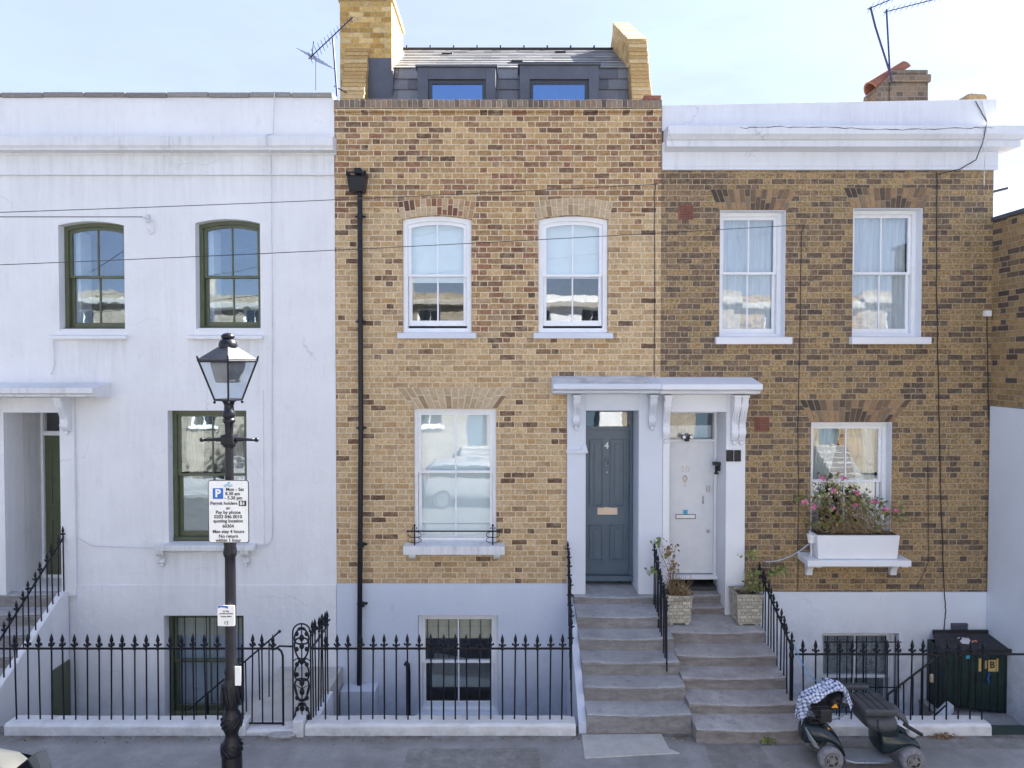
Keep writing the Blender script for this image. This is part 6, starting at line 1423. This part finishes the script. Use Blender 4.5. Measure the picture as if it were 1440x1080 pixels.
for k in range(9): x = bx0+.03+(bx1-bx0-.03)*k/8; mb.tube([(x, YS-.15, bz1), (x, YS-.15, bz0), (x, YS+.15, bz0), (x, YS+.15, bz1)], .003, 5)
mb.build('basket', M_BLACKM, sc_)
MB().hexa([(sx(1155), YS-.16, sz(1006)), (sx(1171), YS-.16, sz(1006)), (sx(1171), YS+.1, sz(1006)), (sx(1155), YS+.1, sz(1006))], [(sx(1154), YS-.16, sz(988)), (sx(1171), YS-.16, sz(988)), (sx(1171), YS+.1, sz(988)), (sx(1154), YS+.1, sz(988))]).build('battery_box', M_BLACKM, sc_, bevel=.015)
# seat, rear body
loft([sec(sx(1240), .14, .42, .17), sec(sx(1246), .12, .43, .17), sec(sx(1258), .15, .42, .19), sec(sx(1274), .27, .38, .21), sec(sx(1288), .25, .34, .20), sec(sx(1299), .16, .26, .18)], 'rear_body', M_SBODY, sc_, 2)
MB().tube([(sx(1237), YS, .42), (sx(1237), YS, .56)], .03, 12).build('seat_post', M_BLACKM, sc_)
loft([sec(sx(1217), .48, .57, .17), sec(sx(1221), .43, .62, .21), sec(sx(1242), .39, .62, .22), sec(sx(1260), .40, .60, .21), sec(sx(1265), .46, .54, .15)], 'seat_base', M_SEAT, sc_, 2)
# folded backrest lying over the seat, with stitched channels
def cush(x0, x1, y0, y1, z, h, name):
    mb = MB(); mb.box(x0, x1, y0, y1, z, z+h); return mb.build(name, M_SEAT, sc_, bevel=.03, seg=4)
xs0_, xs1_ = sx(1213), sx(1260)
o = cush(xs0_, xs1_, YS-.22, YS+.20, .60, .085, 'backrest')
mb = MB()
for k in range(3): x = xs0_+.09+k*.085; mb.tube([(x, YS-.218, .64), (x, YS-.20, .687), (x-.02, YS+.18, .687)], .005, 6)
mb.build('stitching', M_BLACKM, o)
MB().box(sx(1213), sx(1249), YS+.23, YS+.31, .68, .74).build('armrest', M_SEAT, sc_, bevel=.02, seg=3)
MB().tube([(sx(1228), YS-.26, .60), (sx(1228), YS-.27, .50), (sx(1236), YS-.25, .44)], .013, 8).build('armrest_bracket', M_BLACKM, sc_, smooth=True)
MB().box(sx(1240), sx(1264), YS-.19, YS+.19, .36, .50).build('battery_cover', M_SBODY, sc_, bevel=.025, seg=3)
loft([sec(sx(1260), .56, .66, .12), sec(sx(1270), .52, .64, .13), sec(sx(1280), .45, .56, .10), sec(sx(1287), .40, .47, .07)], 'seat_cover', simple('grey_cover', (.09, .09, .10), .7, var=.2), sc_, 2)
MB().ball((sx(1287), YS-.1, sz(1024)), .055, (1.1, 1, .9), 12).build('grey_cap', simple('pale_grey_plastic', (.45, .46, .48), .5), sc_, smooth=True)
mb = MB(); mb.tube([(sx(1268), YS-.2, .52), (sx(1280), YS-.24, .47), (sx(1291), YS-.24, .42)], .02, 8); mb.build('anti_tip_bar', M_BLACKM, sc_, smooth=True)
# plaid jacket thrown over the tiller
t = NT('plaid_cloth'); p = t.obj(); sp_ = t.n('SeparateXYZ'); nw = t.n('TexNoise'); t.l(p, nw.inputs['Vector']); nw.inputs['Scale'].default_value = 7; va = t.n('VectorMath', operation='MULTIPLY_ADD'); t.l(nw.outputs['Color'], va.inputs[0]); va.inputs[1].default_value = (.09, .09, .09); t.l(p, va.inputs[2]); t.l(va.outputs[0], sp_.inputs[0])
def st(a, f, w_): return t.math('LESS_THAN', t.math('FRACT', t.math('MULTIPLY', a, f)), w_)
u_ = t.math('ADD', sp_.outputs['X'], t.math('MULTIPLY', sp_.outputs['Z'], .25)); v_ = t.math('SUBTRACT', t.math('ADD', sp_.outputs['Z'], t.math('MULTIPLY', sp_.outputs['Y'], .5)), t.math('MULTIPLY', sp_.outputs['X'], .35))
s1 = t.math('ADD', st(u_, 24, .40), st(v_, 24, .40)); s2 = t.math('ADD', st(u_, 12, .10), st(v_, 12, .10))
c = t.mix(t.math('MULTIPLY', s1, .48), (.62, .66, .75), (.02, .045, .17)); c = t.mix(t.math('MULTIPLY', s2, .3, clamp=True), c, (.01, .015, .06)); t.base(c); t.rough(.9); M_PLAID = t.m
ja = thing('plaid_jacket', (sx(1165), YS, sz(985)), 'blue and white checked jacket thrown over the scooter handlebars', 'jacket')
mb = MB(); nx, nz_ = 26, 16; rnd = random.Random(4); G = []
tops = [(1130, 1003), (1134, 985), (1139, 975), (1148, 970), (1160, 966), (1172, 961), (1182, 958), (1190, 960), (1196, 965), (1200, 972), (1202, 980)]
def tp(s_):
    f_ = s_*(len(tops)-1); i = min(int(f_), len(tops)-2); t_ = f_-i; return tops[i][0]*(1-t_)+tops[i+1][0]*t_, tops[i][1]*(1-t_)+tops[i+1][1]*t_
for j in range(nz_+1):
    row = []
    for i in range(nx+1):
        s_ = i/nx; a, b = tp(s_); v = (j/nz_)*2-1            # -1 front drape .. 1 back drape
        dr_ = (.035 if .12 < s_ < .76 else .11)*abs(v)**1.6 * (1+.25*math.sin(9*s_)); yy = v*.13*(1 if .1 < s_ < .9 else .7)
        x = sx(a)+.02*math.sin(7*v+s_*5); z = sz(b)-dr_+.016*math.sin(14*s_+6*v)+.010*math.sin(29*s_-9*v)+rnd.uniform(-.010, .010)
        row.append(mb.bm.verts.new((x, YS+yy-.02+.015*math.sin(17*s_), z)))
    G.append(row)
for j in range(nz_):
    for i in range(nx): mb.bm.faces.new([G[j][i], G[j][i+1], G[j+1][i+1], G[j+1][i]])
o = mb.build('cloth', M_PLAID, ja, smooth=True); s_ = o.modifiers.new('thick', 'SOLIDIFY'); s_.thickness = .008; s_ = o.modifiers.new('sub', 'SUBSURF'); s_.levels = 1; s_.render_levels = 1

# ------------------------------------------------------------------ cars
def car(x_rear, yc, dirx, col, label, hgt=1.60, L=4.2, W=1.8):
    """dirx=-1: nose towards -x"""
    c = thing('parked_car', (x_rear+dirx*L/2, yc, -.12), label, 'car', 'cars parked along the street')
    mat = NT('car_paint_'+label.split()[0]); mat.base(col); mat.b.inputs['Roughness'].default_value = .3; mat.b.inputs['Coat Weight'].default_value = .8; mat.b.inputs['Metallic'].default_value = .3; pm = mat.m
    g0 = -.12; hw = W/2
    st_ = [(0, .45, .80, .82, .70), (.01, .30, .92, .95, .80), (.04, .24, .98, 1.25, .88), (.085, .22, 1.0, hgt-.06, .93), (.15, .2, 1.0, hgt, .95), (.32, .2, .98, hgt+.02, .97), (.5, .2, .96, hgt, .97), (.58, .2, .95, hgt-.08, .97), (.66, .2, .94, 1.24, .97), (.735, .2, .93, .99, .96), (.85, .2, .86, .93, .94), (.95, .24, .74, .80, .88), (.99, .32, .62, .66, .76), (1, .4, .55, .58, .66)]
    def secc(s_):
        f, zb, belt, top, wk = s_; x = x_rear+dirx*L*f; w_ = hw*wk; cab = top > belt+.12; wr = w_*(.74 if cab else .80)
        half = [(w_*.86, zb), (w_*.98, zb+.16), (w_, (zb+belt)/2+.05), (w_*.975, belt), (wr, top-.045 if cab else (belt+top)/2+.01), (wr*.82, top-.008)]
        return [(x, yc-a, g0+b) for a, b in half]+[(x, yc, g0+top)]+[(x, yc+a, g0+b) for a, b in half[::-1]]
    loft([secc(s_) for s_ in st_], 'body', pm, c, 1)
    gm = simple('car_glass', (.01, .012, .015), .05, var=0, bump=0, spec=1.0)
    def P(i, j, side, o=.012): 
        s_ = secc(st_[i]); q = s_[j] if side < 0 else s_[len(s_)-1-j]; return Vector((q[0], q[1]+side*-(-o), q[2]))
    for side in (-1, 1):
        for (i0, i1) in ((3, 5), (5, 8)):
            mb = MB()
            for i in range(i0, i1):
                a, b, d, e = P(i, 3, side), P(i+1, 3, side), P(i+1, 4, side), P(i, 4, side)
                a, b, d, e = a.lerp(e, .1), b.lerp(d, .1), d.lerp(b, .12), e.lerp(a, .12)
                for q in (a, b, d, e): q.y += side*.006
                mb.face([a, b, d, e])
            mb.build('side_window', gm, c)
    for (i0, i1, nm) in ((1, 3, 'rear_window'), (8, 9, 'windscreen')):
        mb = MB()
        for i in range(i0, i1):
            A_, B_ = secc(st_[i]), secc(st_[i+1]); up = Vector((-dirx*.012 if i0 == 1 else dirx*.012, 0, .012))
            for j in (4, 5, 6, 7): 
                q = [Vector(A_[j]), Vector(A_[j+1]), Vector(B_[j+1]), Vector(B_[j])]; mb.face([v+up for v in q])
        mb.build(nm, gm, c)
    for f in (.19, .82):
        for side in (-1, 1):
            cc = (x_rear+dirx*L*f, yc+side*(hw-.10), g0+.315); wo = MB().lathe(cc, [(.2, -.1), (.29, -.105), (.315, -.08), (.315, .08), (.29, .105), (.2, .1)], 28, axis='y').build('wheel', M_BLACKM, c, smooth=True, auto=40); MB().lathe(cc, [(.05, -.112), (.2, -.104), (.205, .104), (.05, .112)], 18, axis='y').build('rim', M_CHROME, wo, smooth=True, auto=40)
    for side in (-1, 1):
        x = x_rear+dirx*.03; mb = MB(); mb.hexa([(x-dirx*.02, yc+side*hw*.62, g0+.85), (x+dirx*.18, yc+side*hw*.905, g0+.85), (x+dirx*.18, yc+side*hw*.82, g0+.85), (x+dirx*.1, yc+side*hw*.6, g0+.85)], [(x+dirx*.10, yc+side*hw*.62, g0+1.22), (x+dirx*.24, yc+side*hw*.85, g0+1.22), (x+dirx*.24, yc+side*hw*.75, g0+1.22), (x+dirx*.2, yc+side*hw*.6, g0+1.22)]); mb.build('tail_light', simple('red_lens', (.55, .02, .03), .15), c, bevel=.01)
        x = x_rear+dirx*(L-.15); MB().ball((x, yc+side*hw*.66, g0+.66), .12, (.8, 1.2, .6), 12).build('headlight', simple('clear_lens', (.6, .65, .75), .1), c, smooth=True)
    return c
car(-3.12, -5.60, -1, (.085, .087, .083), 'silver grey parked hatchback whose roof corner shows at the lower left', 1.84)
car(-8.3, -12.0, 1, (.10, .17, .26), 'blue parked hatchback on the far side of the road', 1.5)
car(1.2, -12.0, 1, (.62, .62, .63), 'white parked hatchback on the far side of the road', 1.5)
car(-2.9, -12.0, 1, (.30, .31, .33), 'grey parked hatchback on the far side of the road', 1.48, L=3.7)

# ------------------------------------------------------------------ the opposite terrace (seen in the window reflections)
YO = -17.6
def opposite(x0, x1, mat, label, zt, white=False):
    h = thing('opposite_house', ((x0+x1)/2, YO, 0), label, 'house', 'terraced houses across the street'); W = x1-x0
    ops = []
    for f in (.28, .72): ops.append((x0+W*f-.45, x0+W*f+.45, 5.0, 6.7))
    ops.append((x0+W*.28-.5, x0+W*.28+.5, 1.9, 3.8)); ops.append((x0+W*.72-.42, x0+W*.72+.42, 1.1, 3.8))
    mb = MB(); zt -= .45; wall_mesh(mb, x0, x1, 0, zt, ops, YO-.3, .3); mb.build('wall', mat, h)
    MB().box(x0, x1, YO-8, YO-.301, 0, zt-.4).build('rear_body', M_INTD, h)
    MB().prism_x([(YO, zt-.55), (YO+.2, zt-.5), (YO+.22, zt-.32), (YO, zt-.28)], x0, x1).build('cornice', M_SLAB, h)
    for i, o in enumerate(ops[:3]):
        mb = MB(); l_ = arc_outline(*o, 0); mb.ring(l_, inset(l_, .06), YO-.15, YO-.06); mb.box(o[0], o[1], YO-.13, YO-.08, (o[2]+o[3])/2-.025, (o[2]+o[3])/2+.025); mb.box((o[0]+o[1])/2-.012, (o[0]+o[1])/2+.012, YO-.13, YO-.08, o[2], o[3])
        wn0 = mb.build('window', M_SASHW, h); MB().box(o[0], o[1], YO-.11, YO-.105, o[2], o[3]).build('pane', M_GLASSF, wn0); MB().box(o[0]-.08, o[1]+.08, YO+.001, YO+.1, o[2]-.1, o[2]).build('sill', M_TRIMW, wn0)
    o = ops[3]; MB().box(o[0], o[1], YO-.2, YO-.14, o[2], o[3]).build('door', M_BLUE, h)
    mb = MB()
    for k in range(6): mb.box(o[0]-.2, o[1]+.2, YO+.001, YO+.3*(6-k)*.9, .18*k, .18*(k+1)-.001)
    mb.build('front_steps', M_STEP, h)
    MB().prism_x([(YO-.3, zt-.39), (YO-3.6, zt+.15), (YO-7.9, zt-.39)], x0, x1).build('roof', M_LEAD, h)
    MB().box(x1-.5, x1-.02, YO-4.2, YO-2.8, zt-.3, zt+1.0).build('chimney_stack', M_OBRICK, h)
for i, (a, b, m_, lb, zt) in enumerate(((-19, -14, M_OBRICK, 'outermost left brick house across the street', 7.9), (-14, -9.2, M_OBRICK, 'second far left brick house across the street', 7.7), (-9.2, -4.6, M_WHITE, 'left white house across the street', 8.0), (-4.6, -.2, M_OBRICK, 'brick house directly across the street', 7.8), (-.2, 4.6, M_WHITE, 'right white house across the street', 7.7), (4.6, 9.4, M_OBRICK, 'right brick house across the street', 7.9), (9.4, 14.4, M_SBRICK, 'second far right brick house across the street', 7.7), (14.4, 19.4, M_OBRICK, 'outermost right brick house across the street', 7.9))):
    opposite(a, b-.004, m_, lb, zt)
# a tree between the opposite roofs, reflected at the left of a window
tr = thing('street_tree', (-5.6, -14.6, 0), 'leafy street tree on the far pavement', 'tree')
MB().tube([(-5.6, -14.6, 0), (-5.5, -14.6, 2.4), (-5.7, -14.5, 4.2)], [.16, .12, .07], 10).tube([(-5.5, -14.6, 2.4), (-4.9, -14.3, 4.4)], [.08, .04], 8).tube([(-5.5, -14.6, 2.6), (-6.4, -14.8, 4.3)], [.08, .04], 8).build('trunk', M_BARK, tr, smooth=True)
bush(tr, 'crown', [((-5.6, -14.6, 5.0), 1.6, 1.4, 1.3), ((-4.8, -14.3, 4.7), 1.1, 1.1, 1.0), ((-6.4, -14.8, 4.8), 1.1, 1.1, 1.0), ((-5.5, -14.5, 6.0), 1.2, 1.1, 1.0)], 2600, .11, M_TREE)
